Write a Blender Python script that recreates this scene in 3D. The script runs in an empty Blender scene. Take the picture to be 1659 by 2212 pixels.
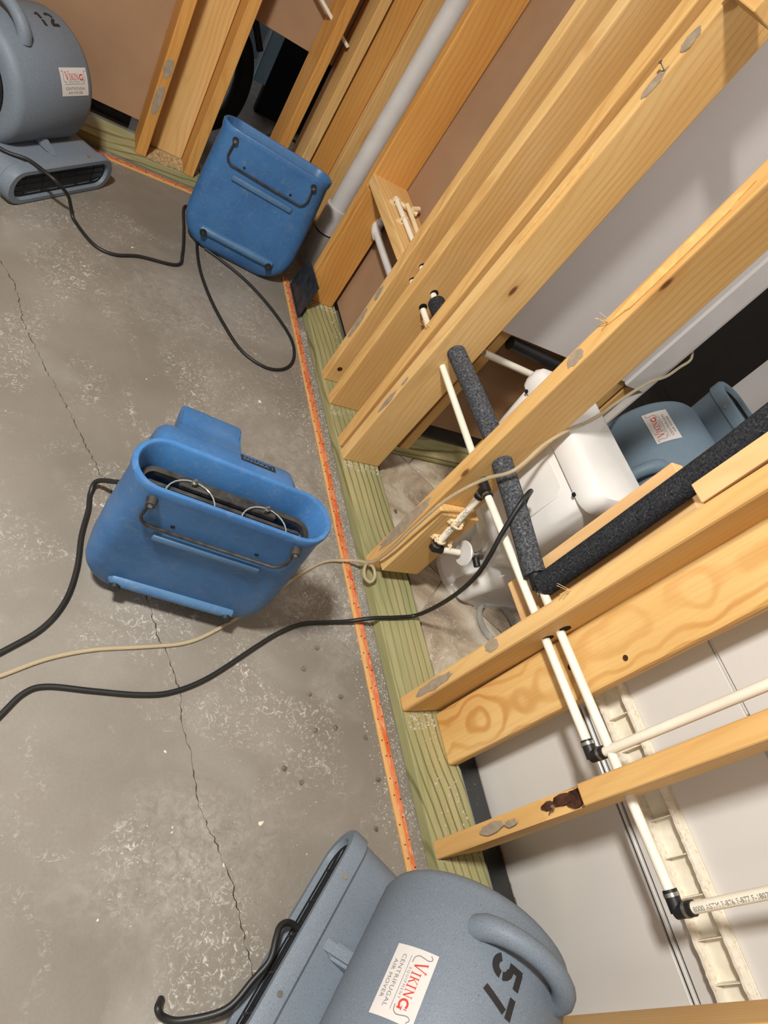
import bpy, bmesh, math, random
from mathutils import Vector, Matrix
from math import sin, cos, pi, radians

random.seed(7)
scene = bpy.context.scene
COL = scene.collection

# ------------------------------------------------------------------ camera
cam_data = bpy.data.cameras.new('camera')
cam = bpy.data.objects.new('camera', cam_data)
COL.objects.link(cam)
R = Matrix(((0.8175875, -0.1423600, -0.5579285),
            (-0.2174976, 0.8208184, -0.5281590),
            (0.5331467, 0.5531644, 0.6401279)))
cam.matrix_world = Matrix.Translation((0, 0, 1.348)) @ R.to_4x4()
cam_data.sensor_fit = 'VERTICAL'
cam_data.sensor_height = 24.0
cam_data.lens = 24.0 * 1411.55 / 2212.0
cam_data.clip_start = 0.02
scene.camera = cam

# ------------------------------------------------------------------ world, light, exposure
world = bpy.data.worlds.new('world')
scene.world = world
world.use_nodes = True
world.node_tree.nodes['Background'].inputs[0].default_value = (0.95, 0.97, 1.0, 1)
world.node_tree.nodes['Background'].inputs[1].default_value = 0.55

def area_light(name, loc, size, power, color, target=None):
    l = bpy.data.lights.new(name, 'AREA')
    l.shape = 'SQUARE'
    l.size = size
    l.energy = power
    l.color = color
    o = bpy.data.objects.new(name, l)
    COL.objects.link(o)
    o.location = loc
    if target:
        o.rotation_euler = (Vector(target) - Vector(loc)).to_track_quat('-Z', 'Y').to_euler()
    return o

area_light('ceiling_lamp_light', (-0.55, 0.48, 2.34), 0.22, 82, (1.0, 0.975, 0.92))
area_light('rear_fill_light', (-1.2, -0.9, 2.34), 0.6, 10, (1.0, 0.98, 0.95))  # unseen fill added to lift the stud faces turned to the camera
area_light('bathroom_fill_light', (1.75, 0.5, 2.34), 0.5, 10, (1.0, 0.95, 0.9))  # added fill that brightens the grey partition drywall

scene.view_settings.view_transform = 'Standard'
scene.view_settings.look = 'None'
scene.view_settings.gamma = 1.0
scene.view_settings.use_curve_mapping = False
scene.view_settings.exposure = 0.35

# ------------------------------------------------------------------ materials
def srgb(r, g, b):
    f = lambda c: (c / 255 / 12.92) if c / 255 <= 0.04045 else ((c / 255 + 0.055) / 1.055) ** 2.4
    return (f(r), f(g), f(b), 1)

class NT:
    def __init__(s, name, rough=0.6, spec=0.4, metal=0.0):
        s.m = bpy.data.materials.new(name)
        s.m.use_nodes = True
        s.t = s.m.node_tree
        s.b = s.t.nodes['Principled BSDF']
        s.b.inputs['Roughness'].default_value = rough
        s.b.inputs['Specular IOR Level'].default_value = spec
        s.b.inputs['Metallic'].default_value = metal
    def n(s, typ, **kw):
        nd = s.t.nodes.new(typ)
        for k, v in kw.items():
            if k in nd.inputs.keys():
                s.put(v, nd.inputs[k])
            else:
                setattr(nd, k, v)
        return nd
    def put(s, v, sock):
        if isinstance(v, bpy.types.NodeSocket):
            s.t.links.new(v, sock)
        else:
            sock.default_value = v
    def coords(s, scale=(1, 1, 1), rnd=True, rot=(0, 0, 0)):
        tc = s.n('ShaderNodeTexCoord')
        v = tc.outputs['Object']
        if rnd:
            oi = s.n('ShaderNodeObjectInfo')
            mu = s.math('MULTIPLY', oi.outputs['Random'], 37.0)
            ad = s.n('ShaderNodeVectorMath', operation='ADD')
            s.put(v, ad.inputs[0]); s.put(mu, ad.inputs[1])
            v = ad.outputs[0]
        mp = s.n('ShaderNodeMapping')
        s.put(v, mp.inputs['Vector'])
        mp.inputs['Scale'].default_value = scale
        mp.inputs['Rotation'].default_value = rot
        return mp.outputs[0]
    def math(s, op, a, b=0.0, c=None):
        nd = s.n('ShaderNodeMath', operation=op)
        s.put(a, nd.inputs[0]); s.put(b, nd.inputs[1])
        if c is not None: s.put(c, nd.inputs[2])
        return nd.outputs[0]
    def noise(s, vec, scale=5, detail=3, rough=0.5, dist=0.0):
        nd = s.n('ShaderNodeTexNoise', Scale=scale, Detail=detail, Roughness=rough, Distortion=dist)
        s.put(vec, nd.inputs['Vector'])
        return nd.outputs[0]
    def ramp(s, fac, stops):
        nd = s.n('ShaderNodeValToRGB')
        e = nd.color_ramp.elements
        while len(e) < len(stops): e.new(0.5)
        for el, (p, c) in zip(e, stops):
            el.position = p
            el.color = c if len(c) == 4 else (*c, 1)
        s.put(fac, nd.inputs[0])
        return nd.outputs[0]
    def mask(s, fac, lo, hi):
        nd = s.n('ShaderNodeMapRange', clamp=True)
        s.put(fac, nd.inputs[0])
        nd.inputs[1].default_value = lo; nd.inputs[2].default_value = hi
        return nd.outputs[0]
    def mix(s, fac, a, b, mode='MIX'):
        nd = s.n('ShaderNodeMix', data_type='RGBA', blend_type=mode)
        s.put(fac, nd.inputs[0])
        s.put(a, nd.inputs[6]); s.put(b, nd.inputs[7])
        return nd.outputs[2]
    def col(s, c): s.put(c, s.b.inputs['Base Color'])
    def rough(s, c): s.put(c, s.b.inputs['Roughness'])
    def bump(s, h, strength=0.3, dist=0.002):
        nd = s.n('ShaderNodeBump')
        nd.inputs['Strength'].default_value = strength
        nd.inputs['Distance'].default_value = dist
        s.put(h, nd.inputs['Height'])
        s.put(nd.outputs[0], s.b.inputs['Normal'])

def plain(name, c, rough=0.5, spec=0.4, metal=0.0, var=0.12, scale=14, bump=0.0, bscale=200):
    m = NT(name, rough, spec, metal)
    v = m.coords((1, 1, 1))
    n = m.noise(v, scale, 4)
    d = tuple(x * (1 - var * 1.6) for x in c[:3]) + (1,)
    l = tuple(min(1, x * (1 + var)) for x in c[:3]) + (1,)
    m.col(m.ramp(n, [(0.3, d), (0.7, l)]))
    if bump: m.bump(m.noise(v, bscale, 2), bump, 0.001)
    return m.m

def make_wood(name, base, light, dark, knot, knots=True, rot=(0.03, 0.05, 0), rings=0.42, rscale=20.0, streaks=0.22, warp=(0.11, 0.11, 0.0), zs=0.45, rand=1.0, pith=(-0.055, -0.055, 0), sharp=(0.55, 0.97), tint=None):
    m = NT(name, 0.62, 0.25)
    oi = m.n('ShaderNodeObjectInfo')
    rnd = oi.outputs['Random']
    ox = m.math('MULTIPLY', m.math('SUBTRACT', m.math('FRACT', m.math('MULTIPLY', rnd, 7.31)), 0.5), 0.15 * rand)
    oy = m.math('ADD', 0.035 * rand, m.math('MULTIPLY', m.math('FRACT', m.math('MULTIPLY', rnd, 13.7)), 0.05 * rand))
    oz = m.math('MULTIPLY', rnd, 9.0)
    cx = m.n('ShaderNodeCombineXYZ'); m.put(ox, cx.inputs[0]); m.put(oy, cx.inputs[1]); m.put(oz, cx.inputs[2])
    tc = m.n('ShaderNodeTexCoord')
    ad = m.n('ShaderNodeVectorMath', operation='ADD'); m.put(tc.outputs['Object'], ad.inputs[0]); m.put(cx.outputs[0], ad.inputs[1])
    # slow wander of the pith along the board
    mz = m.n('ShaderNodeMapping'); m.put(ad.outputs[0], mz.inputs['Vector']); mz.inputs['Scale'].default_value = (0.5, 0.5, zs)
    nz = m.n('ShaderNodeTexNoise', Scale=2.6, Detail=3.0, Roughness=0.55); m.put(mz.outputs[0], nz.inputs['Vector'])
    vw = m.n('ShaderNodeVectorMath', operation='MULTIPLY_ADD')
    m.put(nz.outputs[1], vw.inputs[0]); vw.inputs[1].default_value = warp; m.put(ad.outputs[0], vw.inputs[2])
    mp = m.n('ShaderNodeMapping'); m.put(vw.outputs[0], mp.inputs['Vector']); mp.inputs['Rotation'].default_value = rot
    sub = m.n('ShaderNodeVectorMath', operation='ADD'); m.put(mp.outputs[0], sub.inputs[0]); sub.inputs[1].default_value = pith
    wv = m.n('ShaderNodeTexWave', wave_type='RINGS', rings_direction='Z', Scale=rscale, Distortion=0.6, Detail=2.0)
    m.put(sub.outputs[0], wv.inputs['Vector'])
    v2 = m.coords((1, 1, 0.02))
    streak = m.noise(v2, 190, 3, 0.6)
    tone = m.noise(m.coords((1, 1, 0.25)), 5, 3)
    amp = m.mask(m.noise(m.coords((1, 1, 0.3)), 7, 2), 0.35, 0.65)
    ring = m.math('MULTIPLY', m.mask(wv.outputs[1], *sharp), m.math('ADD', 0.35, m.math('MULTIPLY', amp, 0.65)))
    c = m.ramp(tone, [(0.3, m_mid(base, dark, 0.35)), (0.5, base), (0.72, light)])
    if tint: c = m.mix(m.mask(m.noise(m.coords((1, 1, 0.3)), 11, 3), 0.42, 0.60), c, tint)
    c = m.mix(m.math('MULTIPLY', ring, rings), c, dark)
    c = m.mix(m.math('MULTIPLY', m.mask(streak, 0.45, 0.75), streaks), c, dark)
    if knots:
        vk = m.coords((1, 1, 0.42))
        vo = m.n('ShaderNodeTexVoronoi', Scale=6.5); m.put(vk, vo.inputs['Vector'])
        sp = m.n('ShaderNodeSeparateColor'); m.put(vo.outputs['Color'], sp.inputs[0])
        pick = m.math('GREATER_THAN', sp.outputs[0], 0.58)
        k = m.math('SUBTRACT', 1.0, m.mask(vo.outputs['Distance'], 0.035, 0.060))
        halo = m.math('SUBTRACT', 1.0, m.mask(vo.outputs['Distance'], 0.05, 0.17))
        c = m.mix(m.math('MULTIPLY', m.math('MULTIPLY', halo, pick), 0.4), c, dark)
        c = m.mix(m.math('MULTIPLY', m.math('MULTIPLY', k, pick), 0.85), c, knot)
    m.col(c)
    m.bump(streak, 0.18, 0.001)
    return m.m
def m_mid(a, b, t): return tuple(x + (y - x) * t for x, y in zip(a, b))

WOOD = make_wood('pine_stud_wood', srgb(214, 174, 112), srgb(226, 192, 136), srgb(184, 126, 60), srgb(84, 44, 22), rings=0.34)
WOOD_ORANGE = make_wood('orange_pine_wood', srgb(204, 150, 80), srgb(214, 166, 98), srgb(166, 102, 42), srgb(84, 44, 22), rings=0.34)
WOOD_GRAIN = make_wood('cathedral_grain_pine', srgb(216, 176, 112), srgb(226, 190, 130), srgb(178, 116, 44), srgb(84, 44, 22), rings=0.6, rscale=24.0, rot=(0.0, 0.012, 0), warp=(0.13, 0.05, 0.0), zs=0.9, rand=0.0, pith=(-0.05, -0.03, 0))
WOOD_PALE = make_wood('pale_pine_wood', srgb(224, 184, 132), srgb(235, 200, 150), srgb(202, 152, 94), srgb(120, 70, 40), knots=False)
WOOD_GREEN = make_wood('treated_green_wood', srgb(170, 160, 116), srgb(182, 170, 122), srgb(84, 82, 44), srgb(78, 50, 38), rot=(0.03, 0.05, 0), rings=0.8, rscale=15.0, streaks=0.3, sharp=(0.80, 0.99), tint=srgb(150, 148, 106))

def make_concrete():
    m = NT('concrete_slab', 0.55, 0.35)
    tc = m.n('ShaderNodeTexCoord'); v = tc.outputs['Object']
    big = m.noise(v, 1.7, 5, 0.55)
    mid = m.noise(v, 9, 6, 0.65, 0.6)
    fine = m.noise(v, 160, 3, 0.6)
    c = m.ramp(big, [(0.3, srgb(107, 101, 93)), (0.5, srgb(122, 116, 107)), (0.72, srgb(137, 131, 122))])
    c = m.mix(m.math('MULTIPLY', m.mask(mid, 0.45, 0.75), 0.35), c, srgb(114, 104, 91))
    c = m.mix(m.math('MULTIPLY', m.mask(fine, 0.35, 0.75), 0.14), c, srgb(88, 82, 74))
    # patches of white drywall dust, streaky
    patch = m.mask(m.noise(v, 3.2, 4, 0.6, 0.8), 0.46, 0.62)
    spk = m.mask(m.noise(v, 70, 5, 0.75, 1.5), 0.53, 0.64)
    dust = m.math('MULTIPLY', patch, spk)
    c = m.mix(m.math('MULTIPLY', dust, 0.8), c, srgb(196, 192, 186))
    # broad pale film rubbed in beside the tack strip and a scuffed zone near the lower crack
    for (px, py, sx, sy, k) in ((0.86, 1.0, 3.2, 1.6, 0.55), (0.50, 0.20, 3.0, 4.0, 0.35), (0.55, 1.85, 2.4, 3.2, 0.28)):
        mpp = m.n('ShaderNodeMapping'); m.put(v, mpp.inputs['Vector']); mpp.inputs['Location'].default_value = (-px * sx, -py * sy, 0); mpp.inputs['Scale'].default_value = (sx, sy, 0)
        ln_ = m.n('ShaderNodeVectorMath', operation='LENGTH'); m.put(mpp.outputs[0], ln_.inputs[0])
        fall = m.math('SUBTRACT', 1.0, m.mask(m.math('ADD', ln_.outputs['Value'], m.math('MULTIPLY', m.math('SUBTRACT', m.noise(v, 6, 5, 0.7, 0.6), 0.5), 1.6)), 0.1, 0.75))
        c = m.mix(m.math('MULTIPLY', m.math('MULTIPLY', fall, m.mask(m.noise(v, 40, 6, 0.8, 1.0), 0.36, 0.64)), k), c, srgb(186, 182, 176))
    film = m.mask(m.noise(v, 4.1, 3, 0.5, 0.4), 0.56, 0.74)
    c = m.mix(m.math('MULTIPLY', film, 0.30), c, srgb(164, 161, 156))
    blob = m.mask(m.noise(v, 26, 2, 0.5), 0.755, 0.77)
    c = m.mix(m.math('MULTIPLY', blob, 0.8), c, srgb(222, 212, 190))
    m.col(c)
    m.rough(m.ramp(mid, [(0.3, (0.42, 0.42, 0.42)), (0.7, (0.66, 0.66, 0.66))]))
    m.bump(m.math('ADD', fine, m.math('MULTIPLY', dust, 0.8)), 0.25, 0.001)
    return m.m
CONCRETE = make_concrete()

def make_tile():
    m = NT('bathroom_tile_glaze', 0.42, 0.45)
    v = m.coords((1, 1, 1))
    n = m.noise(v, 5, 6, 0.65, 1.0)
    c = m.ramp(n, [(0.32, srgb(122, 106, 92)), (0.5, srgb(168, 152, 130)), (0.66, srgb(196, 186, 170))])
    d = m.mask(m.noise(v, 60, 5, 0.75, 1.0), 0.55, 0.66)
    p = m.mask(m.noise(v, 4, 3), 0.45, 0.6)
    c = m.mix(m.math('MULTIPLY', m.math('MULTIPLY', d, p), 0.6), c, srgb(222, 214, 200))
    m.col(c)
    m.bump(m.noise(v, 30, 4), 0.2, 0.001)
    return m.m
TILE = make_tile()

def make_speckle(name, base, dark, light):
    m = NT(name, 0.55, 0.35)
    v = m.coords((1, 1, 1))
    n = m.noise(v, 420, 3, 0.7)
    n2 = m.noise(v, 620, 2, 0.6)
    c = m.mix(m.math('MULTIPLY', m.mask(n, 0.56, 0.68), 0.75), base, dark)
    c = m.mix(m.math('MULTIPLY', m.mask(n2, 0.60, 0.72), 0.6), c, light)
    g = m.noise(v, 6, 4)
    c = m.mix(m.math('MULTIPLY', m.mask(g, 0.5, 0.8), 0.25), c, dark)
    m.col(c)
    m.bump(n, 0.15, 0.0006)
    return m.m
GREY_PLASTIC = make_speckle('speckled_grey_plastic', srgb(105, 115, 126), srgb(74, 80, 89), srgb(160, 166, 171))
BLUEGREY_PLASTIC = make_speckle('speckled_bluegrey_plastic', srgb(98, 116, 130), srgb(76, 90, 102), srgb(134, 150, 162))

def make_blue(name, base, dark, dirt):
    m = NT(name, 0.42, 0.4)
    v = m.coords((1, 1, 1))
    n = m.noise(v, 7, 5, 0.6)
    c = m.mix(m.mask(n, 0.35, 0.75), base, dark)
    vs = m.coords((1, 1, 1), rot=(0.4, 0.2, 0.6))
    sc = m.noise(vs, 34, 6, 0.8, 2.0)
    c = m.mix(m.math('MULTIPLY', m.mask(sc, 0.52, 0.68), 0.5), c, dirt)
    sc2 = m.noise(m.coords((1, 6, 1), rot=(0.9, 0.3, 1.1)), 60, 4, 0.7)
    c = m.mix(m.math('MULTIPLY', m.mask(sc2, 0.66, 0.72), 0.35), c, dirt)
    c = m.mix(m.math('MULTIPLY', m.mask(m.noise(v, 3, 3), 0.55, 0.75), 0.25), c, dirt)
    m.col(c)
    m.rough(m.ramp(n, [(0.3, (0.34, 0.34, 0.34)), (0.7, (0.55, 0.55, 0.55))]))
    return m.m
BLUE = make_blue('scuffed_blue_plastic', srgb(58, 106, 156), srgb(46, 88, 136), srgb(108, 122, 134))
BLUE_WORN = make_blue('worn_blue_rim', srgb(72, 110, 146), srgb(56, 92, 132), srgb(120, 126, 130))

BLACK_RUBBER = plain('black_rubber', srgb(30, 30, 30), 0.45, 0.4)
BLACK_WIRE = plain('black_coated_wire', srgb(26, 26, 27), 0.35, 0.5)
BLACK_DIRTY = plain('dusty_black_steel', srgb(52, 49, 46), 0.6, 0.3, var=0.4, scale=50)
STEEL = plain('zinc_steel', srgb(168, 166, 160), 0.3, 0.5, metal=0.9)
FOAM_BLACK = NT('black_foam_sleeve', 0.9, 0.15)
_v = FOAM_BLACK.coords(); _n = FOAM_BLACK.noise(_v, 240, 4, 0.7)
FOAM_BLACK.col(FOAM_BLACK.ramp(_n, [(0.35, srgb(22, 23, 25)), (0.62, srgb(58, 60, 64)), (0.72, srgb(110, 112, 116))]))
FOAM_BLACK.bump(_n, 0.7, 0.003); FOAM_BLACK = FOAM_BLACK.m
FOAM_GREY = NT('dusty_grey_foam_sleeve', 0.9, 0.15)
_v = FOAM_GREY.coords(); _n = FOAM_GREY.noise(_v, 170, 5, 0.75)
FOAM_GREY.col(FOAM_GREY.ramp(_n, [(0.38, srgb(40, 41, 44)), (0.55, srgb(78, 80, 84)), (0.70, srgb(132, 132, 132))]))
FOAM_GREY.bump(_n, 0.6, 0.002); FOAM_GREY = FOAM_GREY.m
CREAM_PIPE = plain('cream_cpvc_plastic', srgb(232, 225, 208), 0.4, 0.4, var=0.05)
WHITE_PVC = plain('white_pvc_plastic', srgb(206, 203, 200), 0.35, 0.45, var=0.05)
CLAMP = plain('ivory_clamp_plastic', srgb(228, 204, 164), 0.5, 0.3, var=0.08)
PORCELAIN = plain('white_porcelain', srgb(222, 220, 217), 0.12, 0.5, var=0.04, scale=5)
ACRYLIC = plain('white_acrylic_panel', srgb(206, 203, 199), 0.22, 0.45, var=0.03, scale=3)
RIB_CREAM = plain('raw_cream_fibreglass', srgb(226, 218, 200), 0.6, 0.3, var=0.06, scale=40)
CHIPPED = plain('chipped_tan_edge', srgb(196, 172, 138), 0.85, 0.2, var=0.25, scale=120, bump=0.8, bscale=150)
KRAFT = plain('brown_drywall_paper', srgb(160, 128, 100), 0.85, 0.15, var=0.08, scale=4, bump=0.1)
GREY_PAINT = plain('grey_painted_drywall', srgb(208, 203, 201), 0.6, 0.3, var=0.03, scale=3)
UNLIT_PAINT = plain('unlit_tone_paint', srgb(122, 116, 110), 0.7, 0.2, var=0.05)  # hall dimness and groove shade put into a darker paint
TRIM_WHITE = plain('white_trim_paint', srgb(206, 204, 202), 0.4, 0.4, var=0.03)
PAPER_GREY = plain('torn_grey_paper', srgb(158, 142, 122), 0.9, 0.1, var=0.12, scale=60, bump=0.3)
GYPSUM = plain('gypsum_chip', srgb(186, 178, 164), 0.9, 0.1, var=0.15, scale=90)
STONE_CHIP = plain('dark_mortar_chip', srgb(112, 100, 86), 0.9, 0.1, var=0.3, scale=90)
BLACK_VINYL = NT('black_vinyl_cove', 0.35, 0.5)
_v = BLACK_VINYL.coords(); _n = BLACK_VINYL.noise(_v, 90, 5, 0.7)
BLACK_VINYL.col(BLACK_VINYL.ramp(_n, [(0.66, srgb(14, 14, 15)), (0.72, srgb(170, 164, 152))])); BLACK_VINYL = BLACK_VINYL.m
NAVY_VINYL = plain('dark_blue_vinyl', srgb(46, 50, 56), 0.45, 0.4, var=0.3, scale=30)
LABEL_WHITE = plain('label_white', srgb(196, 192, 189), 0.5, 0.3, var=0.02)
INK_RED = plain('label_red_ink', srgb(186, 62, 48), 0.5, 0.3, var=0.06)
INK_BLACK = plain('black_ink', srgb(38, 36, 36), 0.55, 0.3, var=0.05)
INK_GREY = plain('grey_ink', srgb(120, 116, 116), 0.55, 0.3, var=0.05)
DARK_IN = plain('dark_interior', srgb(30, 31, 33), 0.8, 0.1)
DARK_HOSE = plain('matt_black_hose', srgb(26, 27, 30), 0.55, 0.3)
BLUE_DOOR = plain('slate_blue_paint', srgb(140, 178, 206), 0.5, 0.3, var=0.05)
CEIL = plain('ceiling_paint', srgb(205, 200, 192), 0.8, 0.1, var=0.03)
CRACK = plain('crack_shadow_dirt', srgb(66, 58, 50), 0.95, 0.05, var=0.2, scale=60)

def make_tack():
    m = NT('orange_stained_tack_wood', 0.7, 0.2)
    v = m.coords((1, 1, 0.3))
    n = m.noise(v, 60, 5, 0.7)
    tone = m.noise(m.coords((1, 1, 0.2)), 9, 3)
    bare = srgb(205, 158, 98)
    org = m.mix(m.mask(n, 0.4, 0.62), srgb(192, 88, 48), srgb(208, 128, 84))
    tc = m.n('ShaderNodeTexCoord'); sx = m.n('ShaderNodeSeparateXYZ'); m.put(tc.outputs['Object'], sx.inputs[0])
    e = m.math('ADD', m.math('MULTIPLY', sx.outputs[0], -1.0), m.math('MULTIPLY', m.math('SUBTRACT', n, 0.5), 0.02))
    e = m.math('ADD', e, m.math('MULTIPLY', m.math('SUBTRACT', tone, 0.5), 0.03))
    c = m.mix(m.mask(e, -0.007, -0.002), bare, org)
    c = m.mix(m.math('MULTIPLY', m.mask(m.noise(v, 130, 3, 0.7), 0.56, 0.66), 0.7), c, srgb(200, 182, 158))
    m.col(c)
    return m.m
TACK = make_tack()

def make_clear(name, tint, alpha_rough=0.15, t=0.75):
    m = NT(name, alpha_rough, 0.5)
    m.b.inputs['Base Color'].default_value = tint
    m.b.inputs['Transmission Weight'].default_value = t
    m.b.inputs['IOR'].default_value = 1.2
    return m.m
CLEAR_TUBE = make_clear('yellowed_clear_vinyl', srgb(216, 202, 172), 0.15, 0.6)
CLEAR_PLASTIC = make_clear('clear_plastic', srgb(235, 235, 232), 0.1, 0.8)

# ------------------------------------------------------------------ mesh helpers
def link_mesh(name, bm, mat, parent=None, smooth=False, loc=None):
    me = bpy.data.meshes.new(name)
    bmesh.ops.recalc_face_normals(bm, faces=bm.faces[:])
    bm.to_mesh(me); bm.free()
    for mm in (mat if isinstance(mat, (list, tuple)) else [mat]):
        me.materials.append(mm)
    if smooth:
        for p in me.polygons: p.use_smooth = True
        try: me.set_sharp_from_angle(angle=radians(38))
        except Exception: pass
    o = bpy.data.objects.new(name, me)
    COL.objects.link(o)
    if parent: o.parent = parent
    if loc is not None: o.location = loc
    return o

def empty(name, loc=(0, 0, 0), rz=0.0):
    o = bpy.data.objects.new(name, None)
    o.empty_display_size = 0.05
    COL.objects.link(o)
    o.location = loc; o.rotation_euler = (0, 0, rz)
    return o

def tag(o, label=None, cat=None, group=None, kind=None):
    if label: o['label'] = label
    if cat: o['category'] = cat
    if group: o['group'] = group
    if kind: o['kind'] = kind
    return o

def box(bm, c0, c1, M=None, bevel=0.0, seg=1):
    r = bmesh.ops.create_cube(bm, size=1.0)
    vs = r['verts']
    cx = [(a + b) / 2 for a, b in zip(c0, c1)]
    sx = [abs(b - a) for a, b in zip(c0, c1)]
    for v in vs:
        v.co = Vector([cx[i] + v.co[i] * sx[i] for i in range(3)])
    if bevel:
        es = list({e for v in vs for e in v.link_edges})
        r2 = bmesh.ops.bevel(bm, geom=es, offset=bevel, segments=seg, affect='EDGES', profile=0.5)
        vs = list({v for f in r2['faces'] for v in f.verts} | {v for v in vs if v.is_valid})
    if M is not None:
        for v in vs: v.co = M @ v.co
    return vs

def rings_to_mesh(bm, rings, close=False, cap=True):
    rv = [[bm.verts.new(p) for p in r] for r in rings]
    n = len(rings[0]); k = len(rv)
    for i in range(k if close else k - 1):
        a, b = rv[i], rv[(i + 1) % k]
        for j in range(n):
            bm.faces.new((a[j], a[(j + 1) % n], b[(j + 1) % n], b[j]))
    if cap and not close:
        bm.faces.new(rv[0][::-1]); bm.faces.new(rv[-1])
    return rv

def catmull(pts, sub=6):
    P = [Vector(p) for p in pts]
    if len(P) < 3: return P
    out = []
    for i in range(len(P) - 1):
        p0 = P[i - 1] if i else P[0] * 2 - P[1]
        p1, p2 = P[i], P[i + 1]
        p3 = P[i + 2] if i + 2 < len(P) else P[-1] * 2 - P[-2]
        for k in range(sub):
            t = k / sub
            out.append(0.5 * ((2 * p1) + (p2 - p0) * t + (2 * p0 - 5 * p1 + 4 * p2 - p3) * t * t + (3 * p1 - p0 - 3 * p2 + p3) * t ** 3))
    out.append(P[-1])
    return out

def tube(bm, pts, r, n=8, closed=False):
    P = [Vector(p) for p in pts]
    up = None; rings = []
    m = len(P)
    for i in range(m):
        if closed: t = P[(i + 1) % m] - P[i - 1]
        else: t = P[min(i + 1, m - 1)] - P[max(i - 1, 0)]
        t.normalize()
        if up is None:
            up = Vector((0, 0, 1)) if abs(t.z) < 0.9 else Vector((1, 0, 0))
        a = t.cross(up).normalized(); up = a.cross(t).normalized()
        rr = r[i] if isinstance(r, (list, tuple)) else r
        rings.append([P[i] + (a * cos(2 * pi * j / n) + up * sin(2 * pi * j / n)) * rr for j in range(n)])
    rings_to_mesh(bm, rings, close=closed)

def cyl(bm, a, b, r, n=16, r2=None):
    tube(bm, [a, b], [r, r2 if r2 is not None else r], n)

def stad(w, h, n=10):
    """stadium outline in (u, v), 4n points, centred"""
    r = min(h, w) / 2 * 0.999
    pts = []
    for (cx, cy, a0) in ((w / 2 - r, h / 2 - r, 0), (-w / 2 + r, h / 2 - r, pi / 2), (-w / 2 + r, -h / 2 + r, pi), (w / 2 - r, -h / 2 + r, 1.5 * pi)):
        for k in range(n):
            a = a0 + pi / 2 * k / (n - 1)
            pts.append((cx + r * cos(a), cy + r * sin(a)))
    return pts

def rrect(w, h, r, n=6):
    pts = []
    for (cx, cy, a0) in ((w / 2 - r, h / 2 - r, 0), (-w / 2 + r, h / 2 - r, pi / 2), (-w / 2 + r, -h / 2 + r, pi), (w / 2 - r, -h / 2 + r, 1.5 * pi)):
        for k in range(n):
            a = a0 + pi / 2 * k / (n - 1)
            pts.append((cx + r * cos(a), cy + r * sin(a)))
    return pts

# ------------------------------------------------------------------ floor, shell
def structure(name, c0, c1, mat, parent=None, label=None, kind='structure', bevel=0.0):
    bm = bmesh.new(); box(bm, c0, c1, bevel=bevel)
    o = link_mesh(name, bm, mat, parent)
    if not parent: tag(o, label, kind=kind)
    return o

floor = structure('floor', (-2.3, -1.7, -0.1), (5.2, 5.2, 0.0), CONCRETE, label='bare grey concrete slab with dust, splatter and a long crack')
structure('ceiling', (-2.3, -1.7, 2.44), (5.2, 5.2, 2.5), CEIL, label='plain ceiling above the stripped rooms')
structure('wall_left', (-2.3, -1.7, 0), (-2.2, 5.2, 2.44), GREY_PAINT, label='painted wall out of view on the left')
structure('wall_front', (-2.2, -1.7, 0), (2.8, -1.6, 2.44), GREY_PAINT, label='painted wall out of view behind the camera')

# crack in the slab: an irregular sliver along its course
crk = [(0.042, 1.765), (0.081, 1.694), (0.116, 1.538), (0.171, 1.401), (0.225, 1.287), (0.271, 1.176), (0.311, 1.082), (0.334, 1.044), (0.372, 0.90), (0.417, 0.744),
       (0.437, 0.653), (0.46, 0.599), (0.48, 0.515), (0.483, 0.454), (0.498, 0.368), (0.506, 0.287), (0.534, 0.216), (0.56, 0.147), (0.571, 0.075), (0.579, 0.023), (0.589, -0.029), (0.60, -0.15)]
crk = [(-0.02, 1.86)] + crk
bm = bmesh.new(); L = []; rc = random.Random(3)
for i in range(len(crk) - 1):
    a, b = Vector(crk[i]), Vector(crk[i + 1])
    k = max(2, int((b - a).length / 0.008))
    for j in range(k):
        p = a.lerp(b, j / k)
        L.append((p.x + rc.uniform(-.0035, .0035), p.y + rc.uniform(-.0015, .0015), rc.choice((0.0003, 0.0005, 0.0009, 0.0014))))
prev = None
for x, y, w in L:
    cur = (bm.verts.new((x - w, y, 0.0004)), bm.verts.new((x + w, y, 0.0004)))
    if prev: bm.faces.new((prev[0], prev[1], cur[1], cur[0]))
    prev = cur
link_mesh('crack', bm, CRACK, floor)

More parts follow.
